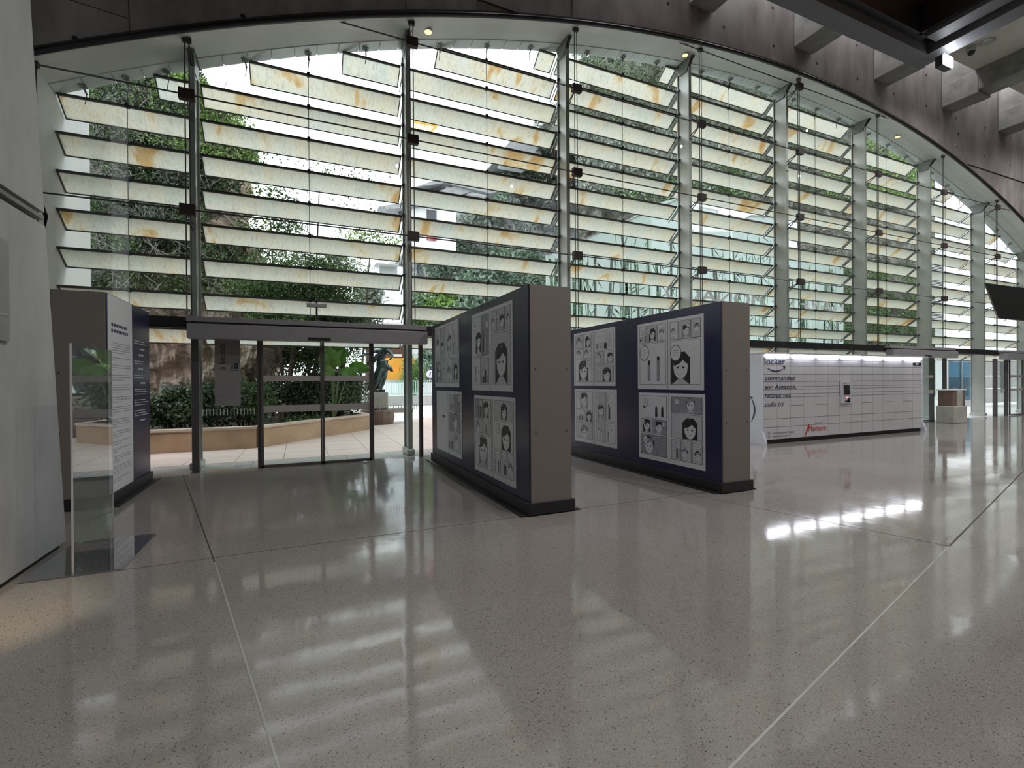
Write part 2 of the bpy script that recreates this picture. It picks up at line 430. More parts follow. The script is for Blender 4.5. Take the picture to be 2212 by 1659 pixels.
class MB:
    def __init__(s):
        s.v, s.f, s.mi, s.mats, s.smooth = [], [], [], [], False

    def _m(s, mat):
        if mat is None:
            mat = s.mats[0] if s.mats else 'steel'
        if mat not in s.mats:
            s.mats.append(mat)
        return s.mats.index(mat)

    def add(s, vs, fs, mat=None):
        k = len(s.v)
        i = s._m(mat)
        s.v += [tuple(v) for v in vs]
        for f in fs:
            s.f.append(tuple(k + a for a in f))
            s.mi.append(i)

    def box(s, x0, x1, y0, y1, z0, z1, mat=None):
        s.hexa([(x0, y0, z0), (x1, y0, z0), (x1, y1, z0), (x0, y1, z0)], [(x0, y0, z1), (x1, y0, z1), (x1, y1, z1), (x0, y1, z1)], mat)

    def hexa(s, lo, hi, mat=None):
        n = len(lo)
        fs = [tuple(range(n))[::-1], tuple(range(n, 2 * n))] + [(i, (i + 1) % n, n + (i + 1) % n, n + i) for i in range(n)]
        s.add(list(lo) + list(hi), fs, mat)

    def beam(s, p, q, w, h, mat=None, upv=(0, 0, 1)):
        p, q = Vector(p), Vector(q)
        d = (q - p).normalized()
        a = d.cross(Vector(upv))
        if a.length < 1e-4:
            a = d.cross(Vector((0, 1, 0)))
        a.normalize()
        b = a.cross(d)
        c = [(-w / 2, -h / 2), (w / 2, -h / 2), (w / 2, h / 2), (-w / 2, h / 2)]
        s.hexa([p + a * i + b * j for i, j in c], [q + a * i + b * j for i, j in c], mat)

    def tube(s, pts, r, n=8, mat=None):
        pts = [Vector(p) for p in pts]
        rs = r if isinstance(r, (list, tuple)) else [r] * len(pts)
        vs, fs = [], []
        for i, p in enumerate(pts):
            d = (pts[min(i + 1, len(pts) - 1)] - pts[max(i - 1, 0)]).normalized()
            a = d.cross(Vector((0, 0, 1)))
            if a.length < 1e-3:
                a = d.cross(Vector((0, 1, 0)))
            a.normalize()
            b = a.cross(d)
            for k in range(n):
                t = 2 * math.pi * k / n
                vs.append(p + (a * math.cos(t) + b * math.sin(t)) * rs[i])
        for i in range(len(pts) - 1):
            for k in range(n):
                fs.append((i * n + k, i * n + (k + 1) % n, (i + 1) * n + (k + 1) % n, (i + 1) * n + k))
        fs.append(tuple(range(n))[::-1])
        fs.append(tuple((len(pts) - 1) * n + k for k in range(n)))
        s.add(vs, fs, mat)

    def lathe(s, c, prof, n=20, mat=None):
        vs = [(c[0] + r * math.cos(2 * math.pi * k / n), c[1] + r * math.sin(2 * math.pi * k / n), c[2] + z) for r, z in prof for k in range(n)]
        fs = [(i * n + k, i * n + (k + 1) % n, (i + 1) * n + (k + 1) % n, (i + 1) * n + k) for i in range(len(prof) - 1) for k in range(n)]
        fs.append(tuple(range(n))[::-1])
        fs.append(tuple((len(prof) - 1) * n + k for k in range(n)))
        s.add(vs, fs, mat)

    def poly(s, pts, thick, mat=None):
        """flat polygon (list of 3-D points) given a thickness vector"""
        t = Vector(thick)
        s.hexa(pts, [Vector(p) + t for p in pts], mat)

    def mesh(s, name, off=(0, 0, 0)):
        me = bpy.data.meshes.new(name)
        ox, oy, oz = off
        me.from_pydata([(x - ox, y - oy, z - oz) for x, y, z in s.v], [], s.f)
        for m in s.mats:
            me.materials.append(MAT[m])
        me.polygons.foreach_set('material_index', s.mi)
        if s.smooth:
            me.polygons.foreach_set('use_smooth', [True] * len(me.polygons))
        me.update()
        return me

    def build(s, name, parent=None, bevel=0, fixnormals=True):
        off = ORG.get(parent.name, (0, 0, 0)) if parent else (0, 0, 0)
        me = s.mesh(name, off)
        if fixnormals:
            import bmesh
            bm = bmesh.new(); bm.from_mesh(me)
            bmesh.ops.recalc_face_normals(bm, faces=bm.faces)
            bm.to_mesh(me); bm.free()
        o = bpy.data.objects.new(name, me)
        col.objects.link(o)
        if parent:
            o.parent = parent
            ORG[o.name] = off
        if bevel:
            b = o.modifiers.new('bevel', 'BEVEL'); b.width = bevel; b.segments = 2; b.limit_method = 'ANGLE'
        return o


def tag(o, label=None, cat=None, group=None, kind=None):
    if label: o['label'] = label
    if cat: o['category'] = cat
    if group: o['group'] = group
    if kind: o['kind'] = kind
    return o


def thing(name, loc, label=None, cat=None, group=None, kind=None):
    o = bpy.data.objects.new(name, None)
    o.empty_display_size = 0.2
    col.objects.link(o)
    o.location = loc
    ORG[o.name] = tuple(loc)
    return tag(o, label, cat, group, kind)


def part_box(name, parent, mat, *b, bevel=0):
    m = MB(); m.box(*b, mat=mat)
    return m.build(name, parent, bevel)


def piece(name, me, parent, loc):
    """an object that shares mesh data; loc in world coordinates"""
    o = bpy.data.objects.new(name, me)
    col.objects.link(o)
    o.parent = parent
    off = ORG[parent.name]
    o.location = (loc[0] - off[0], loc[1] - off[1], loc[2] - off[2])
    ORG[o.name] = tuple(loc)
    return o


def text_mesh(name, s, size, origin, ax, ay, mat, parent, depth=0.004, shear=0.0, spacing=1.0, align='LEFT', width=None):
    """flat lettering: origin, unit vector along the line, unit vector up the letters"""
    cu = bpy.data.curves.new(name, 'FONT')
    cu.body = s; cu.size = size; cu.shear = shear; cu.space_character = spacing; cu.align_x = align
    cu.offset = 0.0; cu.extrude = depth / 2; cu.resolution_u = 3
    o = bpy.data.objects.new(name + '_curve', cu)
    col.objects.link(o)
    bpy.context.view_layer.update()
    me = bpy.data.meshes.new_from_object(o.evaluated_get(bpy.context.evaluated_depsgraph_get()))
    me.name = name
    bpy.data.objects.remove(o)
    ax, ay = Vector(ax), Vector(ay)
    az = ax.cross(ay)
    off = Vector(ORG.get(parent.name, (0, 0, 0))) if parent else Vector()
    sx = 1.0
    if width:
        xs = [v.co.x for v in me.vertices]
        sx = width / (max(xs) - min(xs))
    for v in me.vertices:
        v.co = Vector(origin) - off + ax * v.co.x * sx + ay * v.co.y + az * v.co.z
    me.materials.clear()
    me.materials.append(MAT[mat])
    ob = bpy.data.objects.new(name, me)
    col.objects.link(ob)
    if parent: ob.parent = parent
    return ob


# ------------------------------------------------------------------ the hall
YF = 10.13                       # plane of the cable trusses and glass
COLX = [-1.81, 2.203, 6.257, 10.333, 14.447, 18.572, 22.749, 26.87, 31.0, 35.1]
CX, CZ, CR = 14.29, -29.275, 40.41
XL = -3.95                       # left jamb of the opening
RZ = [4.70, 6.742, 8.80, 10.85]
def arch(x, r=CR): return CZ + math.sqrt(max(0.01, r * r - (x - CX) ** 2))

floor = thing('floor', (0, 0, 0), kind='structure')
m = MB(); m.box(-8, 46, -10, 10.32, -0.3, 0, 'floor'); m.build('terrazzo_slab', floor)
def strip(p, q, w, mat, h=0.0015):
    b = MB(); b.beam((p[0], p[1], h / 2), (q[0], q[1], h / 2), w, h, mat)
    return b.build('metal_joint', floor)
strip((-1.95, 10.2), (-0.72, 5.0), 0.012, 'dark_joint')
strip((-0.72, 5.0), (0.62, -1.0), 0.012, 'steel')
strip((13.5, 4.5), (5.66, 2.48), 0.014, 'dark_joint')
strip((5.66, 2.48), (-0.7, 0.84), 0.012, 'steel')
strip((-2.1, 5.12), (2.4, 5.14), 0.006, 'dark_joint')
strip((3.1, 5.14), (5.3, 5.14), 0.006, 'dark_joint')
strip((5.66, 2.48), (4.3, 7.8), 0.006, 'dark_joint')

# facade wall of concrete with the arched opening
wall = thing('wall_facade', (0, 10, 0), kind='structure')
xs = [XL + (38.0 - XL) * i / 96 for i in range(97)]
m = MB()
for a, b in zip(xs[:-1], xs[1:]):
    m.hexa([(a, 10, arch(a)), (b, 10, arch(b)), (b, 11, arch(b)), (a, 11, arch(a))], [(a, 10, 15.2), (b, 10, 15.2), (b, 11, 15.2), (a, 11, 15.2)], 'conc_wall')
m.box(-9, XL, 10, 11, 0, 15.2, 'conc_wall')
m.box(38.0, 46, 10, 11, 0, 15.2, 'conc_wall')
m.build('concrete_face', wall, fixnormals=False)
# dark pipe along the edge of the arch
m = MB(); m.tube([(x, 9.97, arch(x) + 0.02) for x in xs], 0.045, 8, 'black'); m.smooth = True; m.build('edge_pipe', wall)
m = MB()
for a, b in zip(xs[:-1], xs[1:]):
    m.hexa([(a, 9.96, arch(a) + .03), (b, 9.96, arch(b) + .03), (b, 10, arch(b) + .03), (a, 10, arch(a) + .03)],
           [(a, 9.96, arch(a) + .11), (b, 9.96, arch(b) + .11), (b, 10, arch(b) + .11), (a, 10, arch(a) + .11)], 'dark_joint')
m.build('edge_trim', wall)
hole = MB(); hole.tube([(0, -0.004, 0), (0, 0.02, 0)], 0.045, 8, 'black'); hole_me = hole.mesh('tie_hole')
for u, v in [(162, 83), (525, 35), (1310, 52), (1443, 8), (1564, 58), (1669, 17), (1671, 99), (1765, 137), (1851, 98), (1852, 170), (1930, 202), (2001, 162),
             (2001, 229), (2066, 255), (2070, 290), (2125, 216), (2126, 276), (2067, 318), (2182, 298), (2182, 356), (2127, 338), (1712, 17)]:
    p = at(u, v, 10); piece('tie_hole', hole_me, wall, (p.x, 10, p.z))
def wall_line(u0, v0, u1, v1, w, mat='dark_joint'):
    b = MB(); b.beam(at(u0, v0, 9.998), at(u1, v1, 9.998), 0.01, w, mat, upv=(0, 1, 0)); return b.build('formwork_joint', wall)
wall_line(1030, 0, 1120, 32, 0.10)
wall_line(2090, 355, 2300, 424, 0.07)
wall_line(277, -20, 280, 88, 0.018)
wall_line(120, -10, 277, 40, 0.012)
wall_line(877, -10, 878, 30, 0.012)
wall_line(1236, -10, 1236, 45, 0.012)

# white soffit of the arch, outer strip in separate pale tiles
soffit = thing('trim_1', (0, 10, 0), kind='structure')
def seg(a, b, y0, y1, t0, t1, mat, mb):
    za, zb = arch(a), arch(b)
    mb.hexa([(a, y0, za - t1), (b, y0, zb - t1), (b, y1, zb - t1), (a, y1, za - t1)], [(a, y0, za - t0), (b, y0, zb - t0), (b, y1, zb - t0), (a, y1, za - t0)], mat)
m = MB()
for a, b in zip(xs[:-1], xs[1:]): seg(a, b, 10.02, 10.72, -0.01, 0.015, 'soffit', m); seg(a, b, 10.7, 11.05, -0.02, 0.004, 'soffit', m)
m.build('soffit_band', soffit)
x = XL + 0.02
while x < 36:
    L = 0.86
    for s0, s1 in ((0, .5), (.5, 1)):
        m = MB(); seg(x + L * s0 + .008, x + L * s1 - .008, 10.73, 11.06, 0.0, 0.03, 'soffit_tile', m); m.build('soffit_tile', soffit)
    x += L
# jamb wall, white outside
m = MB(); m.box(XL - .5, XL + .015, 10.02, 12.5, 0, 9.0, 'white_wall')
tag(m.build('trim_2'), kind='structure')
# soffit downlights
for i, (u, v) in enumerate([(925, 85), (1480, 128), (1939, 290)]):
    p = at(u, v, 10.45)
    t = thing('soffit_downlight', (p.x, 10.45, arch(p.x) - .02), ['warm round downlight in the arch soffit, leftmost of three', 'warm round downlight in the arch soffit, middle of three', 'warm round downlight in the arch soffit, rightmost of three'][i], 'lamp', 'downlights in the arch soffit')
    m = MB(); m.lathe((p.x, 10.45, arch(p.x) - .045), [(0.10, 0), (0.10, .03)], 16, 'steel'); m.build('ring', t)
    m = MB(); m.lathe((p.x, 10.45, arch(p.x) - .05), [(0.075, 0), (0.075, .01)], 16, 'warm_lamp'); m.build('bulb', t)

# left pier: battered concrete wall with a recessed groove
wl = thing('wall_left', (-2.15, 0, 0), kind='structure')
def pier_y(z): return 6.15 - z * 0.118
m = MB()
for z0, z1 in ((0.05, 3.07), (3.19, 15)):
    for ya, in ((-10,),):
        m.hexa([(-3.6, ya, z0), (-2.15, ya, z0), (-2.15, pier_y(z0), z0), (-3.6, pier_y(z0), z0)], [(-3.6, ya, z1), (-2.15, ya, z1), (-2.15, pier_y(z1), z1), (-3.6, pier_y(z1), z1)], 'conc_pier')
m.build('concrete_pier', wl)
m = MB(); m.box(-3.58, -2.21, -10, 5.72, 3.05, 3.2, 'conc_wall'); m.box(-3.58, -2.18, -10, 6.08, 0, 0.06, 'black'); m.build('groove_and_gap_shade', wl)  # black box paints the shade in the gap under the pier
m = MB(); m.box(-3.57, -2.145, -10, 5.755, 3.115, 3.15, 'conc_beam'); m.build('groove_strip', wl)
m = MB(); m.box(-2.149, -2.13, 3.4, 5.13, 1.95, 2.75, 'header'); m.box(-2.131, -2.126, 3.4, 5.1, 2.15, 2.165, 'steel')
tag(m.build('notice_board'), 'dark grey notice board fixed to the concrete pier at left edge', 'board')
for nm, b in (('wall_back', (-8, 46, -10.3, -10, 0, 15)), ('wall_right', (46, 46.3, -10, 11, 0, 15)), ('wall_left_recess', (-9, -8.7, -10, 11, 0, 15))):
    m = MB(); m.box(*b, mat='conc_pier'); tag(m.build(nm), kind='structure')

# ceiling, concrete beams, dark suspended canopy
ceil = thing('ceiling', (0, 0, 12.7), kind='structure')
part_box('roof_slab', ceil, 'conc_beam', -9, 46.3, -10.3, 11, 15.0, 15.4)
BX = [1.95, 6.1, 10.23, 14.47, 18.53, 22.77, 27.05, 31.3, 35.5, 39.8]
names = ['first', 'second', 'third', 'fourth', 'fifth', 'sixth', 'seventh', 'eighth', 'ninth', 'tenth', 'eleventh']
for i, bx in enumerate(BX):
    b = thing('concrete_beam', (bx, 9.99, 11.9), f'{names[i]} concrete roof beam from the left over the arch', 'beam', 'concrete beams meeting the facade wall')
    m = MB(); m.box(bx - .42, bx + .42, -9.9, 9.99, 12.0, 14.98, 'conc_beam'); m.build('web', b, 0.02)
    m = MB(); m.box(bx - .43, bx + .43, 8.9, 9.99, 11.9, 12.7, 'conc_beam'); m.build('corbel', b, 0.02)
for a, b in zip(BX[:-1], BX[1:]):
    part_box('ceiling_panel', ceil, 'cream', a + .43, b - .43, -9.9, 9.0, 12.73, 12.85)

cp = thing('suspended_canopy', (6, 3, 9), 'dark charcoal framed canopy with reddish wood ceiling hanging overhead', 'canopy')
Z = 9.0
part_box('frame_beam', cp, 'canopy', 1.0, 13.56, 6.12, 6.5, Z, Z + .55)
part_box('frame_beam', cp, 'canopy', 13.12, 13.56, -6, 6.12, Z, Z + .55)
part_box('inner_beam', cp, 'canopy', 12.6, 12.98, -6, 5.9, Z + .10, Z + .5)
part_box('shadow_gap', cp, 'black', 12.98, 13.12, -6, 6.1, Z + .25, Z + .5)
part_box('frame_beam', cp, 'canopy', 1.0, 1.6, -6, 6.12, Z, Z + .55)
part_box('inner_fascia', cp, 'black', 1.6, 12.8, 5.95, 6.11, Z + .2, Z + 1.5)
part_box('inner_fascia', cp, 'black', 12.5, 12.6, -6, 6.0, Z + .2, Z + 1.5)
for i in range(14):
    part_box('ceiling_plank', cp, 'wood', 1.6 + i * .8, 2.39 + i * .8, -6, 5.95, Z + .9, Z + .96)

# floodlight, dome camera, smoke detector at upper right
p = at(2041, 134, 5.95)
t = thing('floodlight', p, 'bright white floodlight glaring beside the dark canopy corner', 'lamp')
m = MB(); m.box(p.x - .20, p.x + .20, p.y - .05, p.y + .1, p.z - .14, p.z + .11, 'black'); m.build('housing', t, .02)
m = MB(); m.box(p.x - .18, p.x + .18, p.y - .075, p.y - .051, p.z - .12, p.z + .10, 'flood'); m.build('lens', t)
m = MB(); m.tube([(p.x, p.y, p.z + .1), (p.x, p.y, 9.0)], .02, 8, 'black'); m.build('bracket', t)
r = ray(2098, 112); p = r * ((12.55 - 1.6) / r.z) + Vector((0, 0, 1.6))
t = thing('dome_camera', p, 'small white dome camera under the cream ceiling panel', 'camera')
m = MB(); m.lathe(p, [(.13, .18), (.13, .06), (.11, .0)], 18, 'steel'); m.build('mount', t)
m = MB(); m.lathe((p.x, p.y, p.z - .12), [(.02, 0), (.08, .04), (.11, .12)], 18, 'lens'); m.smooth = True; m.build('dome', t)
r = ray(2133, 91); p = r * ((12.70 - 1.6) / r.z) + Vector((0, 0, 1.6))
m = MB(); m.lathe((p.x, p.y, 12.67), [(.16, 0), (.2, .03), (.2, .06)], 20, 'steel')
tag(m.build('smoke_detector'), 'round grey ceiling speaker disc under the cream ceiling panel', 'detector')

# ------------------------------------------------------------------ steel columns, cable trusses, glass, louvres
for i, X in enumerate(COLX):
    zt = arch(X) - 0.02
    c = thing('steel_column', (X, 10.75, 0), f'{names[i]} flat steel facade column from the left', 'column', 'steel columns behind the glass facade')
    m = MB()
    m.box(X - .012, X + .012, 10.53, 10.97, .12, zt - .26, 'steel')
    m.box(X - .05, X + .05, 10.52, 10.54, .12, zt - .26, 'steel')
    m.box(X - .05, X + .05, 10.96, 10.98, .12, zt - .26, 'steel')
    m.build('web', c)
    m = MB(); m.box(X - .09, X + .09, 10.48, 11.02, .0, .14, 'steel'); m.build('foot', c, .03)
    m = MB()
    for dx in (-.05, .035):
        m.hexa([(X + dx, 10.6, zt - .34), (X + dx + .015, 10.6, zt - .34), (X + dx + .015, 10.9, zt - .34), (X + dx, 10.9, zt - .34)],
               [(X + dx, 10.42, zt - .02), (X + dx + .015, 10.42, zt - .02), (X + dx + .015, 11.0, zt - .02), (X + dx, 11.0, zt - .02)], 'bracket_steel')
    m.box(X - .07, X + .07, 10.40, 11.02, zt - .03, zt, 'bracket_steel'); m.build('head_plate', c)
    m = MB(); m.tube([(X, 10.35, zt - .02), (X, 10.6, zt - .3)], .02, 6, 'black'); m.build('pin', c)
tx = [XL + .06] + COLX
for i, X in enumerate(tx):
    lo = 2.8
    c = thing('cable_truss', (X, YF, lo), f'{names[i]} pair of vertical rods with dark clamp blocks, from the left', 'truss', 'vertical rods of the glass facade')
    zt = arch(X)
    for dx in (-.035, .035):
        m = MB(); m.tube([(X + dx, YF, lo), (X + dx, YF, zt)], .011, 6, 'steel_dark'); m.build('rod', c)
    m = MB(); m.box(X - .07, X + .07, YF - .03, YF + .03, zt - .1, zt - .01, 'steel_dark'); m.build('anchor', c)
    for rz in RZ:
        if rz < zt - .15 and i > 0:
            m = MB(); m.box(X - .125, X + .125, YF - .09, YF + .02, rz - .095, rz + .095, 'block'); m.build('clamp_block', c, .008)
            for dz in (0.0, -.12):
                m = MB(); m.beam((X - .02, YF + .02, rz - .03), (X, 10.53, rz - .13 + dz), .02, .02, 'steel_dark'); m.build('strut', c)
m = MB(); m.tube([(XL + .02, 10.02, arch(XL) - .05), (XL + .05, 10.0, 5.0), (XL + .25, 9.98, 4.3), (XL + .22, 9.98, 3.8), (XL + .0, 9.97, 3.4)], .03, 8, 'black'); m.smooth = True
tag(m.build('black_cable'), 'thick black cable hanging down the left edge of the arch', 'cable')
for rz, w in zip(RZ, ('lowest', 'second', 'third', 'topmost')):
    x0 = max(XL, CX - math.sqrt(CR ** 2 - (rz - CZ) ** 2))
    x1_ = min(38, CX + math.sqrt(CR ** 2 - (rz - CZ) ** 2))
    m = MB(); m.tube([(x0, YF - .04, rz), (x1_, YF - .04, rz)], .014, 6, 'steel_dark')
    tag(m.build('tension_rod'), f'long horizontal rod across the glass facade, {w} of four', 'rod', 'horizontal rods of the glass facade')

zrows = [2.83] + RZ + [13]
edges = [XL + .02] + COLX
for i in range(len(edges) - 1):
    a, b = edges[i], edges[i + 1]
    w = thing(f'window_{i + 1}', ((a + b) / 2, YF + .05, 2.8), kind='structure')
    for z0, z1 in zip(zrows[:-1], zrows[1:]):
        px = [a + .012 + (b - a - .024) * k / 8 for k in range(9)]
        px = [q for q in px if arch(q) - .03 > z0 + .02]
        if len(px) < 2: continue
        top = [(q, YF + .05, min(z1 - .012, arch(q) - .03)) for q in px]
        m = MB(); m.poly([(px[0], YF + .05, z0 + .012), (px[-1], YF + .05, z0 + .012)] + top[::-1], (0, .012, 0), 'glass'); m.build('pane', w)

# louvre bays
BY, BD, BH = 11.0, 0.36, 0.27
nv = Vector((0, BH, BD)).normalized() * .014
def blade(a, b, z, parent):
    x0, x1, l = a, b, 0
    inner = lambda x, s: Vector((x, BY + BD * s, z - BH * s))
    m = MB(); m.poly([inner(a + .02, .05), inner(b - .02, .05), inner(b - .02, .96), inner(a + .02, .96)], nv, 'stone')
    bl = m.build('louvre_blade', parent)
    m = MB()
    m.beam(inner(a, .02), inner(b, .02), .04, .045, 'bframe')
    m.beam(inner(a, 1.0), inner(b, 1.0), .018, .022, 'bframe')
    m.beam(inner(a + .01, 0), inner(a + .01, 1), .02, .025, 'bframe')
    m.beam(inner(b - .01, 0), inner(b - .01, 1), .02, .025, 'bframe')
    m.build('blade_frame', bl)
bays = [XL] + COLX
desc = ['leftmost louvre bay of veined stone-glass blades beside the white jamb', 'second louvre bay of stone-glass blades, above the left glass doors']
rows = [2.68 + .682 * j for j in range(13)]
for i in range(len(bays) - 1):
    a, b = bays[i] + (.02 if i == 0 else .06), bays[i + 1] - .06
    lab = desc[i] if i < 2 else f'{names[i]} bay from the left of tilted stone-glass louvre blades'
    t = thing('louvre_screen', ((a + b) / 2, BY, 2.4), lab, 'louvre', 'louvre bays outside the glass facade')
    mid = (a + b) / 2
    for z in rows:
        half = CR ** 2 - (z + .03 - CZ) ** 2
        if half <= 0: continue
        h = math.sqrt(half)
        x0, x1 = max(a, CX - h), min(b, CX + h)
        if x1 - x0 < .35: continue
        blade(x0, x1, z, t)
        m = MB()
        for sx in ((b,) if i else (a, b)):
            d = .05 if sx == b else -.03
            m.beam((sx + d, 10.9, z + .03), (sx + d, BY + BD + .06, z - BH - .07), .018, .032, 'bracket_steel')
            m.tube([(sx + d + .02, 10.93, z + .0), (sx + d - .06, 10.93, z)], .03, 8, 'steel_dark')
        m.build('bracket', t)
        if x0 < mid < x1:
            m = MB(); m.box(mid - .03, mid + .03, BY - .05, BY + .03, z - .04, z + .035, 'black'); m.build('clip', t)
    m = MB(); m.tube([(mid, BY - .02, 2.5), (mid, BY - .02, arch(mid) - .05)], .007, 6, 'steel_dark'); m.build('suspension_cable', t)
    for q in (.2, .5, .8):
        X = a + (b - a) * q
        zt = arch(X) - .02
        m = MB(); m.box(X - .06, X + .06, 10.86, 10.98, zt - .045, zt - .03, 'bracket_steel'); m.beam((X, 10.9, zt - .03), (X + .02, 11.02, zt - .13), .03, .015, 'bracket_steel'); m.tube([(X + .02, 11.02, zt - .12), (X, 11.0, zt - .32)], .008, 6, 'bracket_steel'); m.build('hanger', t)

# ------------------------------------------------------------------ door bar and doors
m = MB(); m.box(XL, 38, 10.1, 10.22, 2.60, 2.80, 'black')
tag(m.build('trim_3'), kind='structure')

def door(n, x0, x1, side, sign):
    d = thing(f'door_{n}', ((x0 + x1) / 2, 10.2, 0), kind='structure')
    part_box('header', d, 'header', x0, x1, 9.82, 10.08, 2.40, 2.66, bevel=.01)
    part_box('header_rail', d, 'header', x0 - .02, x1, 9.9, 10.12, 2.70, 2.79, bevel=.005)
    part_box('motor_cover', d, 'black', x0 + .05, x1 - .05, 9.92, 10.1, 2.655, 2.705)
    W = x1 - x0
    px = [x0 + .06, x0 + side, x0 + W / 2 + .07, x1 - side, x1 - .06]
    hs = [.055, .03, 0, .03, .035]
    for x, h in zip(px, hs):
        if h: part_box('door_post', d, 'post', x - h, x + h, 10.17, 10.29, 0, 2.45)
    for a, b, nm in ((px[0], px[1], 'side_pane'), (px[3], px[4], 'side_pane')):
        m = MB(); m.box(a + .05, b - .03, 10.24, 10.252, .01, 2.42, 'glass_door'); sp = m.build(nm, d)
        m = MB(); k = 0; xx = a + .1
        while xx < b - .08:
            m.box(xx, xx + .012, 10.236, 10.239, 1.02, 1.14, 'text_white'); xx += .055
        m.build('dashed_marking', sp)
    for a, b in ((px[1] + .035, px[2] - .002), (px[2] + .002, px[3] - .035)):
        lf = part_box('sliding_leaf', d, 'glass_door', a + .03, b - .03, 10.13, 10.142, .05, 2.42)
        m = MB(); m.box(a, a + .04, 10.11, 10.16, .01, 2.45, 'post'); m.box(b - .03, b, 10.11, 10.16, .01, 2.45, 'post')
        m.box(a, b, 10.11, 10.16, .01, .06, 'post'); m.build('leaf_frame', lf)
        m = MB(); m.box(a + .04, b - .03, 10.122, 10.128, 1.645, 1.75, 'frost'); m.box(a + .04, b - .03, 10.122, 10.128, 1.055, 1.185, 'frost'); m.build('frosted_strip', lf)
    m = MB(); m.box(x0 + W / 2 - .18, x0 + W / 2 + .22, 9.79, 9.83, 2.41, 2.47, 'black'); m.build('sensor', d, .01)
    return d
d1 = door(1, -1.80, 2.43, 1.08, True)
door(2, 18.9, 23.1, 1.0, False)
door(3, 26.9, 31.2, 1.0, False)
# sign board on the left side pane
sg = thing('exit_sign', (-1.2, 10.22, 1.2), 'grey door sign reading à bientôt on the left glass pane', 'sign')
part_box('board', sg, 'sign', -1.44, -1.03, 10.205, 10.222, 1.20, 2.43)
text_mesh('lettering', 'à bientôt', .155, (-1.27, 10.203, 1.86), (0, 0, 1), (-1, 0, 0), 'ink', sg, width=.50)
m = MB(); x0, z0 = -1.19, 1.88
m.box(x0 - .01, x0 + .13, 10.2, 10.204, z0 - .03, z0 - .022, 'ink')
m.box(x0 + .065, x0 + .125, 10.2, 10.204, z0, z0 + .1, 'ink')
m.box(x0 + .085, x0 + .105, 10.198, 10.2, z0 + .04, z0 + .055, 'text_white')
m.box(x0 + .022, x0 + .036, 10.2, 10.204, z0 + .03, z0 + .07, 'ink'); m.box(x0 + .023, x0 + .035, 10.2, 10.204, z0 + .075, z0 + .092, 'ink')
m.beam((x0 + .029, 10.202, z0 + .035), (x0 + .012, 10.202, z0), .006, .008, 'ink'); m.beam((x0 + .029, 10.202, z0 + .035), (x0 + .048, 10.202, z0 + .002), .006, .008, 'ink')
m.beam((x0 + .029, 10.202, z0 + .062), (x0 + .056, 10.202, z0 + .048), .006, .007, 'ink'); m.beam((x0 + .029, 10.202, z0 + .062), (x0 + .006, 10.202, z0 + .045), .006, .007, 'ink')
m.build('pictogram', sg)
for k, s in enumerate(['LE PERSONNEL', 'DE LA GARE', 'VOUS SOUHAITE', 'UNE BONNE JOURNÉE', 'À MONACO']):
    text_mesh('small_text', s, .045, (-1.40, 10.203, 1.52 - k * .055), (1, 0, 0), (0, 0, 1), 'ink_grey', sg)
# little sensor box hanging over the door
p = at(684, 660, 10.0)
t = thing('ceiling_sensor', (p.x, 10.0, p.z), 'small grey sensor box hanging on a rod above the glass door', 'sensor')
m = MB(); m.box(p.x - .18, p.x + .18, 9.94, 10.05, p.z - .035, p.z + .035, 'steel'); m.build('box', t, .01)
m = MB(); m.tube([(p.x, 10.0, p.z + .1), (p.x, 10.0, 2.7)], .018, 8, 'black'); m.build('rod', t)

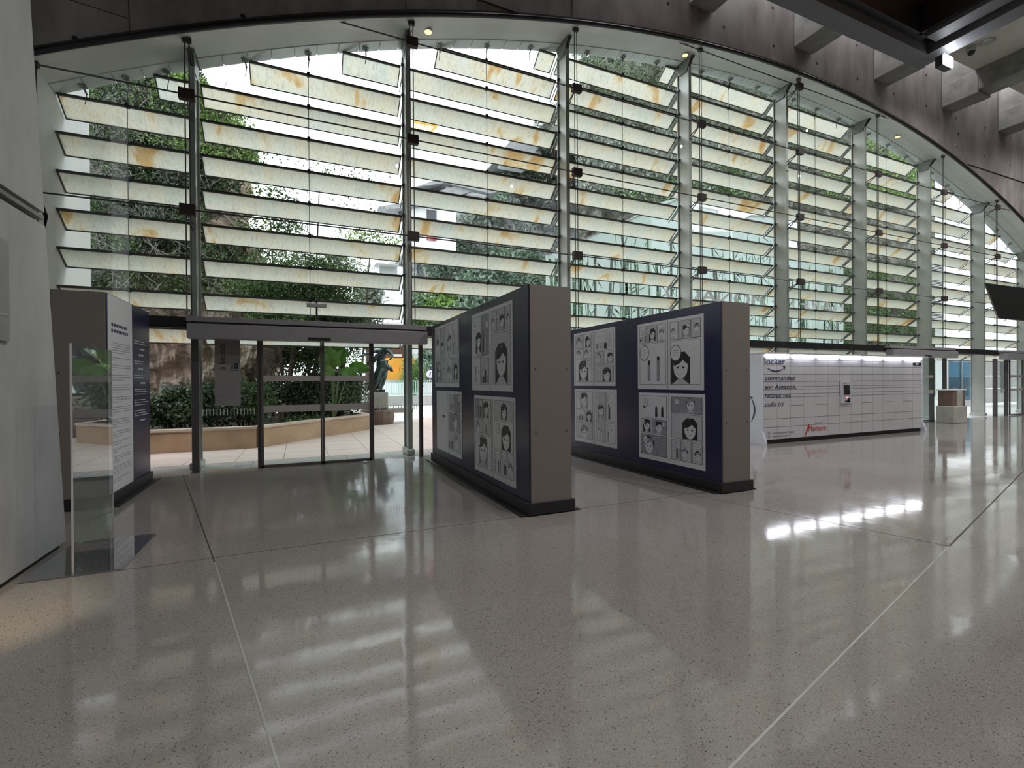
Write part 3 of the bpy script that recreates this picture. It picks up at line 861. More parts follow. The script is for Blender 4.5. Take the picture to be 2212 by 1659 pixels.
# ------------------------------------------------------------------ exhibition walls with comic pages
class Ink:
    """flat print drawn as slightly raised ink shapes on a page lying in the plane x = X (faces -X or +X)"""
    def __init__(s, X, sgn, y0, y1, z0, z1, seed):
        s.X, s.sg, s.y0, s.y1, s.z0, s.z1 = X, sgn, y0, y1, z0, z1
        s.m = MB(); s.r = random.Random(seed); s.k = 0
    # local a in 0..1 left to right as seen, b in 0..1 bottom to top
    def P(s, a, b, lift):
        y = s.y0 + (s.y1 - s.y0) * a
        return (s.X + s.sg * lift, y, s.z0 + (s.z1 - s.z0) * b)
    def poly(s, pts, mat, lift):
        s.m.add([s.P(a, b, lift) for a, b in pts], [tuple(range(len(pts)))], mat)
    def rect(s, a0, a1, b0, b1, mat, lift): s.poly([(a0, b0), (a1, b0), (a1, b1), (a0, b1)], mat, lift)
    def line(s, p, q, w, mat, lift):
        H = abs(s.z1 - s.z0); W = abs(s.y1 - s.y0)
        dx, dy = (q[0] - p[0]) * W, (q[1] - p[1]) * H
        L = math.hypot(dx, dy) or 1
        nx, ny = -dy / L * w / 2 / W, dx / L * w / 2 / H
        s.poly([(p[0] + nx, p[1] + ny), (q[0] + nx, q[1] + ny), (q[0] - nx, q[1] - ny), (p[0] - nx, p[1] - ny)], mat, lift)
    def blob(s, c, ra, rb, mat, lift, n=12, wob=0.0):
        pts = []
        for k in range(n):
            t = 2 * math.pi * k / n
            w = 1 + s.r.uniform(-wob, wob)
            pts.append((c[0] + ra * w * math.cos(t), c[1] + rb * w * math.sin(t)))
        s.poly(pts, mat, lift)
    def panel(s, a0, a1, b0, b1):
        r = s.r
        W, H = a1 - a0, b1 - b0
        s.rect(a0, a1, b0, b1, 'ink', .0012)
        e = .006
        s.rect(a0 + e, a1 - e, b0 + e * .7, b1 - e * .7, r.choice(['paper', 'paper', 'ink_pale', 'ink_pale', 'ink_grey']), .0018)
        kind = r.random()
        asp = abs((s.y1 - s.y0) / (s.z1 - s.z0))
        if kind < .68:                       # a head with hair
            hc = (a0 + W * r.uniform(.3, .7), b0 + H * r.uniform(.35, .55))
            ra = min(W * .24, H * .3 / asp); rb = ra * asp * 1.25
            long = r.random() < .6
            if long: s.poly([(hc[0] - ra * 1.35, max(b0 + .01, hc[1] - rb * 1.7)), (hc[0] + ra * 1.3, max(b0 + .01, hc[1] - rb * 1.6)), (hc[0] + ra * 1.3, hc[1] + rb * .7), (hc[0] + ra * .6, min(b1 - .006, hc[1] + rb * 1.2)), (hc[0] - ra * .6, min(b1 - .006, hc[1] + rb * 1.2)), (hc[0] - ra * 1.35, hc[1] + rb * .7)], r.choice(['ink', 'ink', 'ink_grey']), .0024)
            else: s.blob((hc[0], min(hc[1] + rb * .35, b1 - rb)), ra * 1.2, rb * .95, 'ink', .0024, 14, .14)
            s.blob(hc, ra, rb, 'paper', .003, 12)
            s.poly([(hc[0] - ra, hc[1] + rb * .95), (hc[0] + ra, hc[1] + rb * .95), (hc[0] + ra * .9, hc[1] + rb * .2), (hc[0] + ra * .35, hc[1] + rb * .55), (hc[0] - ra * .2, hc[1] + rb * .25), (hc[0] - ra * .9, hc[1] + rb * .1)], 'ink' if long else 'ink_grey', .0036)
            for q in (-.4, .4):
                s.rect(hc[0] + ra * (q - .16), hc[0] + ra * (q + .16), hc[1] - rb * .12, hc[1] + rb * .02, 'ink', .0042)
            s.line((hc[0] - ra * .2, hc[1] - rb * .6), (hc[0] + ra * .25, hc[1] - rb * .55), .004, 'ink', .0042)
            s.poly([(hc[0] - ra * 1.2, b0 + e), (hc[0] + ra * 1.2, b0 + e), (hc[0] + ra * .4, max(b0 + e * 2, hc[1] - rb * 1.0)), (hc[0] - ra * .4, max(b0 + e * 2, hc[1] - rb * 1.0))], 'ink_pale', .0027)
        elif kind < .86:                      # small standing figures
            for _ in range(r.randint(2, 3)):
                cx = a0 + W * r.uniform(.15, .85); cb = b0 + H * r.uniform(.45, .65); q = min(W, H) * .055
                s.blob((cx, cb), q, q * asp * 1.2, 'ink', .0026, 8, .1)
                s.poly([(cx - q * 1.1, b0 + H * .08), (cx + q * 1.1, b0 + H * .08), (cx + q, cb - q), (cx - q, cb - q)], r.choice(['ink_grey', 'ink', 'paper']), .0024)
        else:                                # background lines
            for _ in range(9):
                s.line((a0 + W * r.uniform(.05, .5), b0 + H * r.uniform(.1, .9)), (a0 + W * r.uniform(.5, .95), b0 + H * r.uniform(.1, .9)), .004, 'ink_grey', .0024)
            for k in range(4):
                x = a0 + W * (.08 + .22 * k); s.rect(x, x + W * .15, b0 + H * .08, b0 + H * r.uniform(.25, .6), r.choice(['ink_grey', 'ink_pale', 'ink']), .0026)
        for _ in range(r.randint(3, 7)):
            x, y = a0 + W * r.uniform(.08, .8), b0 + H * r.uniform(.08, .9)
            s.line((x, y), (min(a1 - .01, x + W * r.uniform(.05, .2)), min(b1 - .01, max(b0 + .01, y + H * r.uniform(-.2, .2)))), .0035, 'ink_grey', .0028)
        if r.random() < .75:                 # speech balloon with tiny unreadable lines
            c = (a0 + W * r.choice([.2, .8]), b0 + H * r.uniform(.68, .8)); q = min(W * .17, H * .16 / asp)
            s.blob(c, q * 1.08, q * 1.2 * asp, 'ink', .0046, 14); s.blob(c, q, q * 1.1 * asp, 'paper', .0052, 14)
            for k in range(3): s.line((c[0] - q * .5, c[1] + q * asp * (.4 - .35 * k)), (c[0] + q * .45, c[1] + q * asp * (.4 - .35 * k)), .005, 'ink', .0058)
    def page(s, a0, a1, layout):
        b = .955
        tot = sum(h for h, _ in layout)
        for h, ws in layout:
            hh = h / tot * .9
            x = a0 + .035; sw = sum(ws); w_all = (a1 - a0 - .06)
            for w in ws:
                ww = w / sw * w_all
                s.panel(x, x + ww - .008, b - hh + .016, b)
                x += ww
            b -= hh
    def build(s, name, parent):
        o = s.m.build(name, parent, fixnormals=False); return o

LAY = [[(1, [1, 1]), (1.1, [1]), (1, [1, 1.3])], [(1.2, [1]), (.8, [1, 1]), (1.1, [1])], [(.9, [1, 1.4, 1]), (2.1, [1])], [(1, [1, 1]), (.7, [1, 1]), (1.6, [1])],
       [(1.6, [1.2, 1]), (1.1, [1, 1])], [(.8, [1]), (1.2, [1]), (1, [1, 1, 1])]]

def exhibit(name_label, X0, X1, Y0, Y1, H, spreads, seed, face):
    t = thing('exhibition_wall', ((X0 + X1) / 2, (Y0 + Y1) / 2, 0), name_label, 'display wall', 'free standing exhibition walls')
    part_box('core', t, 'panel_end', X0 + .012, X1 - .012, Y0 + .005, Y1, .12, H)
    if face == 'right':
        part_box('printed_face', t, 'navy', X1 - .012, X1, Y0 + .01, Y1, .14, H)
        part_box('rear_face', t, 'navy', X0, X0 + .012, Y0 + .01, Y1, .14, H)
    else:
        part_box('printed_face', t, 'navy', X0, X0 + .012, Y0 + .01, Y1, .14, H)
        part_box('rear_face', t, 'navy', X1 - .012, X1, Y0 + .01, Y1, .14, H)
    part_box('end_board', t, 'panel_end', X0 + .014, X1 - .014, Y0 - .012, Y0 + .008, .12, H)
    part_box('plinth', t, 'plinth', X0 - .03, X1 + .03, Y0 - .03, Y1 + .03, .015, .155, bevel=.006)
    part_box('base_plate', t, 'plinth', X0 - .12, X1 + .12, Y0 + .0, Y1 + .12, 0, .014)
    m = MB()
    for dz in (1.0, 1.75):
        for x in (X0 + .08, X1 - .08): m.tube([(x, Y0 - .016, dz), (x, Y0 - .01, dz)], .009, 8, 'black')
    m.build('screw', t)
    for i, (ya, yb, zt, zb) in enumerate(spreads):
        m = MB(); m.box(X0 - .006, X0, yb, ya, zb, zt, 'paper'); pg = m.build('comic_page', t)
        ink = Ink(X0 - .006, -1, ya, yb, zb, zt, seed + i)
        R = random.Random(seed * 3 + i)
        if seed == 100 and i == 3:
            ink.rect(.26, .36, .56, .60, 'ink', .001)
            ink.page(.5, 1.0, R.choice(LAY))
        else:
            ink.page(0, .5, R.choice(LAY)); ink.page(.5, 1.0, R.choice(LAY))
        ink.rect(.497, .503, 0, 1, 'ink', .0008)
        ink.build('ink_drawing', pg)
    return t
S1 = [(7.14, 5.56, 2.65, 1.475), (7.05, 5.49, 1.40, .25), (9.40, 7.82, 2.69, 1.515), (9.30, 7.70, 1.44, .30)]
S2 = [(6.78, 5.28, 2.59, 1.46), (6.76, 5.26, 1.40, .27), (8.92, 7.44, 2.63, 1.51), (8.90, 7.40, 1.44, .33)]
exhibit('navy display wall with comic pages, nearer the glass doors, middle of three', 2.48, 3.06, 5.10, 9.68, 2.76, S1, 100, 'left')
exhibit('navy display wall with comic pages, beside the white parcel lockers', 5.43, 5.99, 4.96, 9.14, 2.72, S2, 200, 'left')
tl = exhibit('white and navy text panel wall beside the concrete pier at left', -2.86, -2.30, 7.80, 9.70, 2.80, [], 300, 'right')
# text panels on it: white half with printed lines, navy half with headings
part_box('text_panel', tl, 'paper', -2.300, -2.294, 7.83, 8.80, .16, 2.79)
ink = Ink(-2.294, 1, 7.83, 8.80, .16, 2.79, 5)
def words(ink, a0, a1, b, h, mat, gap=.012):
    x = a0
    while x < a1 - .02:
        w = ink.r.uniform(.03, .1); ink.rect(x, min(a1, x + w), b, b + h, mat, .0006); x += w + gap
for k, y in enumerate((.845, .815)): words(ink, .12, .82, y, .016, 'ink_navy', .02)
b = .76; par = 4
while b > .05:
    for _ in range(par):
        words(ink, .12, .9, b, .0042, 'ink_grey', .01); b -= .0125
        if b < .05: break
    words(ink, .12, .12 + ink.r.uniform(.1, .5), b, .0042, 'ink_grey', .01); b -= .026; par = ink.r.choice([1, 2, 3])
ink.build('body_text', tl)
ink = Ink(-2.300, 1, 8.82, 9.68, .16, 2.79, 9)
b = .80
while b > .32:
    k = ink.r.random()
    if k < .35:
        c = ink.r.uniform(.45, .6); words(ink, c - .12, c + .16, b, .010, 'text_white'); b -= .035
    else:
        for _ in range(ink.r.choice([1, 2, 3])): words(ink, .12, ink.r.uniform(.6, .93), b, .0045, 'text_white'); b -= .014
        b -= .02
ink.build('heading_text', tl)

# clear acrylic leaflet stand in front of the left panel wall
st = thing('acrylic_stand', (-1.77, 5.7, 0), 'clear acrylic upright stand on a flat base beside the concrete pier', 'stand')
part_box('upright_sheet', st, 'acrylic', -1.776, -1.764, 5.18, 6.12, .012, 1.95)
part_box('base_sheet', st, 'acrylic', -2.10, -1.42, 5.12, 6.19, 0, .012)
m = MB()
for y in (5.178, 6.12): m.box(-1.777, -1.763, y - .0025, y + .0025, .012, 1.952, 'text_white')
m.build('polished_edge', st)

# ------------------------------------------------------------------ parcel lockers
lk = thing('parcel_locker', (14, 8.7, 0), 'long white parcel locker bank with lit top strips and amazon lettering', 'locker')
LX0, LX1, LY, LZ = 10.46, 17.45, 8.30, 2.25
part_box('cabinet_body', lk, 'lock_gap', LX0 + .03, LX1 - .03, LY + .03, 9.1, .1, LZ - .03)
for xa, xb, nm in ((LX0 - .03, LX0 + .03, 'side_panel'), (LX1 - .03, LX1 + .03, 'side_panel')):
    m = MB()
    prof = [(LY - .03, 0), (LY - .03, LZ), (9.15, LZ), (9.15, 0)] if False else [(LY - .10, .0), (LY - .10, .06), (LY - .0, .33), (LY - .0, LZ), (9.15, LZ), (9.15, .33), (9.22, .06), (9.22, 0)]
    m.poly([(xa, y, z) for y, z in prof], (xb - xa, 0, 0), 'lock_side'); m.build(nm, lk)
part_box('top_canopy', lk, 'lock_white', LX0 - .03, LX1 + .03, LY - .14, 9.15, LZ, LZ + .04, bevel=.005)
part_box('kick_plate', lk, 'black', LX0, LX1, LY + .06, 9.1, 0, .11)
DW = (LX1 - LX0 - .06) / 14
zs_a = [.11, .418, .627, .948, 1.161, 1.243, 1.359, 1.429, 1.561, 1.746, 1.956, 2.12]
zs_b = [.11, .418, .627, 1.161, 1.243, 1.359, 1.429, 1.561, 1.746, 1.956, 2.12]
meshes = {}
for c in range(14):
    xa = LX0 + .03 + DW * c
    zs = list(zs_a if c % 2 == 0 else zs_b)
    for z0, z1 in zip(zs[:-1], zs[1:]):
        if c == 6 and 0.95 <= z0 and z1 <= 1.60: continue
        key = round(z1 - z0, 3)
        if key not in meshes:
            mm = MB(); mm.box(.006, DW - .006, 0, .03, .005, key - .005, 'lock_white'); meshes[key] = mm.mesh('locker_door')
        piece('locker_door', meshes[key], lk, (xa, LY, z0))
for k in range(7):
    xa = LX0 + .03 + DW * 2 * k
    part_box('light_fascia', lk, 'lock_white', xa + .006, xa + 2 * DW - .006, LY, LY + .03, 2.125, LZ - .0)
    m = MB(); m.box(xa + .10, xa + 2 * DW - .10, LY - .055, LY - .02, 2.19, 2.235, 'led'); m.build('light_strip', lk)
# console
xa = LX0 + .03 + DW * 6
co = part_box('console', lk, 'lock_white', xa + .03, xa + DW * .9, LY - .05, LY + .02, .95, 1.56, bevel=.01)
m = MB(); m.poly([(xa + .09, LY - .052, 1.45), (xa + .33, LY - .052, 1.45), (xa + .37, LY - .052, 1.19), (xa + .12, LY - .052, 1.19)], (0, -.01, 0), 'black'); m.build('screen', co)
m = MB(); m.box(xa + .16, xa + .36, LY - .058, LY - .05, .99, 1.03, 'black'); m.box(xa + .28, xa + .36, LY - .058, LY - .05, .99, 1.09, 'black'); m.build('card_slot', co)
m = MB(); m.box(xa + .2, xa + .28, LY - .058, LY - .05, 1.10, 1.125, 'red_led'); m.build('indicator_light', co)
text_mesh('small_text', 'locker  ▪', .045, (xa + .08, LY - .053, 1.49), (1, 0, 0), (0, 0, 1), 'ink_grey', lk)
# lettering on the front
fx = LX0 + .06
def ftext(s, size, z, width, mat='ink_navy', shear=0.25, x=fx, name='lettering'):
    return text_mesh(name, s, size, (x, LY - .005, z), (1, 0, 0), (0, 0, 1), mat, lk, width=width, shear=shear)
ftext('locker', .24, 2.0, .74, shear=0)
ftext('commandez', .16, 1.60, 1.12); ftext('sur Amazon,', .16, 1.38, 1.16); ftext('retirez vos', .16, 1.165, .96); ftext('colis ici', .16, .945, .68)
def smile(mb, P, w, h, th, mat):
    n = 16; up_, lo_ = [], []
    for k in range(n + 1):
        t = k / n; x = t * w
        y = -h * math.sin(math.pi * (t * .9 + .05)); q = th * math.sin(math.pi * (.08 + .9 * t))
        up_.append((x, y + q / 2)); lo_.append((x, y - q / 2))
    for k in range(n):
        mb.add([P(*up_[k]), P(*up_[k + 1]), P(*lo_[k + 1]), P(*lo_[k])], [(0, 1, 2, 3)], mat)
    mb.add([P(w * .86, .012), P(w * 1.04, .03), P(w * 1.0, -h * .75), P(w * .965, -.01)], [(0, 1, 2, 3)], mat)
m = MB(); smile(m, lambda x, y: (fx + .08 + x, LY - .006, 1.93 + y), .66, .11, .045, 'ink_navy'); m.build('smile_logo', lk)
m = MB()
for q, (w_, z_) in enumerate([(.10, .19), (.10, .215), (.10, .165)]): m.box(fx + .12, fx + .12 + w_, LY - .006, LY - .002, z_, z_ + .012, 'ink_grey')
m.poly([(fx + .13, LY - .002, .26), (fx + .21, LY - .002, .26), (fx + .23, LY - .002, .31), (fx + .19, LY - .002, .30), (fx + .17, LY - .002, .335), (fx + .15, LY - .002, .30), (fx + .11, LY - .002, .31)], (0, -.004, 0), 'ink_grey')
m.build('crest', lk)
ftext('Gouvernement Princier', .085, .25, .80, 'ink_grey', 0, fx + .3)
ftext('PRINCIPAUTÉ DE MONACO', .06, .165, .64, 'ink_grey', 0, fx + .3)
ftext('Monaco', .22, .25, .72, 'red', .15, fx + 1.62); ftext('EXTENDED', .05, .44, .3, 'ink_grey', 0, fx + 1.9)
m = MB(); m.poly([(fx + 1.48, LY - .003, .12), (fx + 1.52, LY - .003, .12), (fx + 1.70, LY - .003, .43), (fx + 1.64, LY - .003, .43)], (0, -.004, 0), 'red'); m.build('logo_stroke', lk)
part_box('number_plate', lk, 'black', LX1 - .50, LX1 - .08, LY - .008, LY - .002, 2.02, 2.10)
text_mesh('lettering', '0001', .07, (LX1 - .36, LY - .012, 2.035), (1, 0, 0), (0, 0, 1), 'text_white', lk)
# lettering up the side, the word reads bottom to top
text_mesh('side_lettering', 'amazon locker', .30, (LX0 - .034, 8.72, .42), (0, 0, 1), (0, 1, 0), 'ink_navy', lk, width=1.62)
m = MB(); smile(m, lambda x, y: (LX0 - .036, 8.62 + y, .55 + x), .62, .12, .05, 'ink_navy'); m.build('side_smile', lk)

# litter bin by the second door
bn = thing('litter_bin', (21.8, 9.4, 0), 'pale metal litter bin with two dark slots beside the far door', 'bin')
part_box('lower_body', bn, 'pedestal', 21.35, 22.25, 9.2, 9.75, 0, .62, bevel=.03)
part_box('dark_side', bn, 'boulder', 21.38, 21.62, 9.25, 9.7, .62, 1.18, bevel=.02)
part_box('centre_column', bn, 'pedestal', 21.62, 21.98, 9.22, 9.72, .62, 1.16, bevel=.02)
part_box('dark_side', bn, 'boulder', 21.98, 22.23, 9.25, 9.7, .62, 1.18, bevel=.02)
part_box('lid', bn, 'text_white', 21.36, 22.25, 9.22, 9.73, 1.18, 1.22, bevel=.01)

# monitor hanging at right edge
tv = thing('hanging_monitor', (10.9, 4.0, 2.9), 'black hanging monitor seen from behind at the right edge', 'monitor')
def P4(u, v, Y): return at(u, v, Y)
fr = [P4(2128, 612, 4.0), P4(2290, 612, 3.75), P4(2290, 700, 3.6), P4(2157, 688, 3.9)]
tvm = MB()
a, b = P4(2128, 611, 4.0), P4(2157, 687, 3.93)
W = Vector((1.35, -.12, -.03))
bk = Vector((.10, .06, 0.02))
tvm.hexa([a, a + W, b + W, b], [a + bk, a + W + bk, b + W + bk, b + bk], 'black'); tvm.build('casing', tv)
m = MB(); m.hexa([b + Vector((0, 0, -.012)), b + W + Vector((0, 0, -.012)), b + W + bk + Vector((0, 0, -.012)), b + bk + Vector((0, 0, -.012))], [b, b + W, b + W + bk, b + bk], 'tv_pink'); m.build('lower_rim', tv)
c = (a + b) / 2 + W / 2 + bk * .8
m = MB(); m.tube([c, c + Vector((.35, .2, .05)), c + Vector((1.5, .25, .12)), c + Vector((1.52, .25, 9.8))], .03, 8, 'black'); m.build('pole', tv)

# ------------------------------------------------------------------ outdoors: ground, paving, planter
pv = thing('paving', (2, 15, 0), kind='structure')
m = MB(); m.box(-12, 70, 10.32, 75, -.3, -.03, 'paving_base'); m.build('ground_bed', pv)
tm = MB(); tm.box(.006, .894, .006, .894, -.035, 0, 'paving_pink'); tme = tm.mesh('paving_tile')
tg = MB(); tg.box(.004, .896, .004, .846, -.035, -.002, 'paving_grey'); tgm = tg.mesh('paving_tile')
for i in range(-4, 16):
    piece('paving_tile', tgm, pv, (i * .9, 10.34, 0))
for j in range(16):
    for i in range(-4, 13):
        y = 11.2 + j * .9; x = i * .9 - .35
        if x > 2.6 + j * .9 or (y > 13.6 and x < -1.2 - .0 + (y - 13.4) * .85 - .8): continue
        piece('paving_tile', tme, pv, (x, y, 0))
m = MB(); m.lathe((-1.12, 10.62, -.002), [(.07, 0), (.07, .006), (.05, .008)], 16, 'steel'); m.lathe((2.0, 10.62, -.002), [(.07, 0), (.07, .006), (.05, .008)], 16, 'steel'); m.build('ground_light', pv)
# planter wall: two straight lengths of limestone slabs with a capping
pl = thing('planter', (-1, 15, 0), 'low beige limestone planter wall with pale cap outside the doors', 'planter')
pts = [(-6.2, 13.1), (-3.2, 13.42), (-1.02, 13.42), (.45, 15.15), (2.1, 16.95), (1.6, 19.5)]
for (x0, y0), (x1, y1) in zip(pts[:-1], pts[1:]):
    a, b = Vector((x0, y0, 0)), Vector((x1, y1, 0)); d = (b - a).normalized() * .006
    m = MB(); m.beam(a + d + Vector((0, .12, .24)), b - d + Vector((0, .12, .24)), .22, .48, 'limestone'); m.build('stone_slab', pl)
    m = MB(); m.beam(a + Vector((0, .13, .51)), b + Vector((0, .13, .51)), .30, .055, 'cap'); m.build('cap_stone', pl)
m = MB(); m.add([(-6.2, 13.2, .44), (-1, 13.5, .44), (2.0, 17.0, .44), (1.6, 21, .44), (-9, 21, .44)], [(0, 1, 2, 3, 4)], 'soil'); m.box(-9, -6.2, 13.2, 21, .2, .44, 'soil'); m.build('soil', pl, fixnormals=False)
p = at(357, 848, 14.6)
t = thing('utility_box', (p.x, 14.6, .44), 'pale grey utility box standing in the planter before the rock', 'box')
m = MB(); q0, q1 = at(345, 833, 14.6), at(372, 866, 14.6); m.box(q0.x, q1.x + .1, 14.6, 15.0, .44, q0.z, 'grey_box'); m.build('cabinet', t, .01)
m = MB(); m.box(q0.x - .02, q1.x + .12, 14.58, 15.02, q0.z, q0.z + .03, 'grey_box'); m.build('lid', t)

# ------------------------------------------------------------------ leaves
def leaf_object(name, P, size, mat, parent=None, aspect=2.2, droop=0.0, seed=0, var=.4):
    """P: N x 3 leaf positions. One folded leaf of four corners each."""
    R = np.random.default_rng(seed + 11)
    P = np.asarray(P, dtype=np.float64); N = len(P)
    d = R.normal(size=(N, 3)); d[:, 2] -= droop; d /= np.linalg.norm(d, axis=1)[:, None]
    e = R.normal(size=(N, 3)); e = np.cross(d, e); e /= np.linalg.norm(e, axis=1)[:, None]
    nrm = np.cross(d, e)
    s = size * R.uniform(1 - var, 1 + var, N)[:, None]
    v = np.empty((N, 4, 3))
    v[:, 0] = P; v[:, 1] = P + d * s * .5 + e * s * .5 / aspect * 1.1 + nrm * s * .1
    v[:, 2] = P + d * s; v[:, 3] = P + d * s * .5 - e * s * .5 / aspect * 1.1 + nrm * s * .1
    off = np.array(ORG.get(parent.name, (0, 0, 0)) if parent else (0, 0, 0))
    v = (v.reshape(-1, 3) - off).astype(np.float32)
    me = bpy.data.meshes.new(name)
    me.vertices.add(4 * N); me.vertices.foreach_set('co', v.ravel())
    me.loops.add(4 * N); me.loops.foreach_set('vertex_index', np.arange(4 * N, dtype=np.int32))
    me.polygons.add(N); me.polygons.foreach_set('loop_start', np.arange(0, 4 * N, 4, dtype=np.int32)); me.polygons.foreach_set('loop_total', np.full(N, 4, dtype=np.int32))
    me.materials.append(MAT[mat]); me.update(calc_edges=True); me.validate()
    o = bpy.data.objects.new(name, me); col.objects.link(o)
    o['kind'] = 'stuff'
    if parent: o.parent = parent
    return o

def crown(c, rad, n, seed=0, clumps=26, tight=.26):
    R = np.random.default_rng(seed)
    d = R.normal(size=(clumps, 3)); d /= np.linalg.norm(d, axis=1)[:, None]
    cc = d * R.uniform(.45, .95, clumps)[:, None]
    k = R.integers(0, clumps, n)
    q = cc[k] + R.normal(size=(n, 3)) * tight
    return np.array(c) + q * np.array(rad)

def inside(poly, u, v):
    ok = np.zeros(len(u), bool); j = len(poly) - 1
    for i in range(len(poly)):
        xi, yi = poly[i]; xj, yj = poly[j]
        c = ((yi > v) != (yj > v)) & (u < (xj - xi) * (v - yi) / (yj - yi + 1e-9) + xi)
        ok ^= c; j = i
    return ok

def scatter(poly, Yf, n, seed=0, depth=.7, clump=0):
    """points on a slope standing Y metres out, over an area outlined in photo pixels"""
    R = np.random.default_rng(seed)
    us, vs = [p[0] for p in poly], [p[1] for p in poly]
    out = []
    U = np.empty(0); V = np.empty(0)
    while len(U) < n:
        if clump:
            cu = R.uniform(min(us), max(us), 60 * 3); cv = R.uniform(min(vs), max(vs), 180)
            k = R.integers(0, 180, 4 * n)
            u = cu[k] + R.normal(size=4 * n) * clump; v = cv[k] + R.normal(size=4 * n) * clump
        else:
            u = R.uniform(min(us), max(us), 4 * n); v = R.uniform(min(vs), max(vs), 4 * n)
        ok = inside(poly, u, v)
        U = np.r_[U, u[ok]]; V = np.r_[V, v[ok]]
        if not ok.any(): break
    U, V = U[:n], V[:n]
    return [tuple(at(u, v, Yf(u, v) - R.uniform(-.2, depth))) for u, v in zip(U, V)]

def rock(name, rows_, Yf, mat, amp=.5, nscale=.35, nu=44, back=3.0, seed=0, parent=None, fine=.0):
    """a rough rock face: rows of (v, uL, uR) give its outline, Yf its distance, relief by noise; closed behind"""
    m = MB(); vs = []
    nr = len(rows_)
    for (v, ul, ur) in rows_:
        for k in range(nu + 1):
            u = ul + (ur - ul) * k / nu
            p = at(u, v, Yf(u, v))
            n1 = noise.fractal(Vector((p.x * nscale, p.z * nscale, seed * 7.3)), 0.9, 2.1, 5)
            edge = min(1, min(k, nu - k) / 4)
            Y = Yf(u, v) - amp * n1 * 1.6 + (1 - edge) * 1.0
            q = Vector((p.x, Y, p.z + fine * noise.noise(p * 2)))
            vs.append(q)
    fs = [(i * (nu + 1) + k, i * (nu + 1) + k + 1, (i + 1) * (nu + 1) + k + 1, (i + 1) * (nu + 1) + k) for i in range(nr - 1) for k in range(nu)]
    W = nu + 1
    ring = [k for k in range(W)] + [i * W + nu for i in range(1, nr)] + [(nr - 1) * W + k for k in range(nu - 1, -1, -1)] + [i * W for i in range(nr - 2, 0, -1)]
    base = len(vs)
    for r_ in ring: vs.append(vs[r_] + Vector((0, back, 0)))
    for k in range(len(ring)):
        k2 = (k + 1) % len(ring)
        fs.append((ring[k], base + k, base + k2, ring[k2]))
    m.add(vs, fs, mat); m.smooth = False
    return m.build(name, parent, fixnormals=False)

def interp(tab, x):
    return float(np.interp(x, [a for a, _ in tab], [b for _, b in tab]))

# --- left cliff with climbing green
edgeR = [(60, 385), (150, 395), (180, 430), (220, 478), (260, 505), (300, 520), (350, 530), (400, 500), (450, 510), (500, 540), (540, 560), (600, 600), (680, 625), (740, 622), (800, 590), (840, 572), (920, 560)]
vv = list(np.linspace(40, 915, 60))
YL = lambda u, v: 17.3 + (860 - v) * .0035
cl = thing('cliff', (-4, 18, 0), 'brown craggy rock face behind the planter at left', 'cliff')
rock('rock_face', [(v, 120, interp(edgeR, v)) for v in vv], YL, 'rock_brown', .75, .55, 60, 4, 3, cl)
gr = thing('cliff_creeper', (-4, 17, 6), 'dense green creeper and twigs covering the upper left cliff', 'plant')
poly = [(150, 60), (395, 60), (440, 170), (500, 235), (540, 290), (560, 340), (520, 400), (530, 470), (575, 520), (560, 560), (480, 590), (440, 640), (330, 660), (150, 650)]
Yc = lambda u, v: YL(u, v) - .3
leaf_object('dark_foliage', scatter(poly, Yc, 30000, 1, 1.0, 16), .11, 'leaf_dark', gr)
leaf_object('green_foliage', scatter(poly, Yc, 16000, 2, 1.3, 12), .10, 'leaf_mid', gr)
leaf_object('grey_foliage', scatter([(180, 150), (430, 180), (430, 480), (180, 620)], Yc, 13000, 3, 1.3, 12), .12, 'leaf_grey', gr, aspect=5)
leaf_object('bright_foliage', scatter([(340, 130), (440, 170), (520, 250), (560, 340), (540, 380), (430, 330), (300, 300)], Yc, 9000, 4, 1.5, 12), .095, 'leaf_bright', gr)
m = MB(); R = random.Random(4)
for k in range(190):
    u, v = R.uniform(190, 520), R.uniform(170, 660); a = at(u, v, YL(u, v) - 1.4)
    p = [a, a + Vector((R.uniform(-.4, .4), R.uniform(-.2, .2), -R.uniform(.2, .5))), a + Vector((R.uniform(-.9, .9), R.uniform(-.2, .2), -R.uniform(.5, 1.1)))]
    m.tube(p, .012, 4, 'twig')
m.build('hanging_twigs', gr)
leaf_object('hanging_tips', scatter([(480, 200), (540, 240), (575, 330), (590, 350), (560, 420), (580, 480), (600, 560), (560, 500), (500, 300)], Yc, 700, 5, .8), .12, 'leaf_bright', gr)

# --- trees between cliff and plaza
def tree(label, u, v, Y, rad, n, mat, trunk_uv, trunk_r=.09, seed=0, size=.15, name='tree', group=None, aspect=2.2):
    c = at(u, v, Y)
    bx = at(trunk_uv[0], trunk_uv[1], Y)
    t = thing(name, (bx.x, Y, 0), label, 'tree', group)
    leaf_object('crown', crown(c, rad, int(n * 1.3), seed), size * .8, mat, t, aspect, seed=seed)
    m = MB()
    g = .44 if Y < 21 and bx.x < 2.2 else 0
    base = Vector((bx.x, Y, g))
    m.tube([base, base.lerp(c, .5) + Vector((.1, .1, 0)), c], [trunk_r, trunk_r * .8, trunk_r * .35], 8, 'bark')
    R = random.Random(seed)
    for _ in range(6):
        q = base.lerp(c, R.uniform(.45, .9))
        m.tube([q, q + Vector((R.uniform(-1, 1) * rad[0] * .7, R.uniform(-.4, .4), R.uniform(.3, 1) * rad[2] * .6))], [trunk_r * .4, .01], 5, 'bark')
    m.build('trunk', t)
    return t
tree('bushy dark green tree behind the left glass doors', 640, 620, 16.6, (1.9, 1.2, 1.05), 20000, 'leaf_mid', (612, 890), .08, 11, .11)
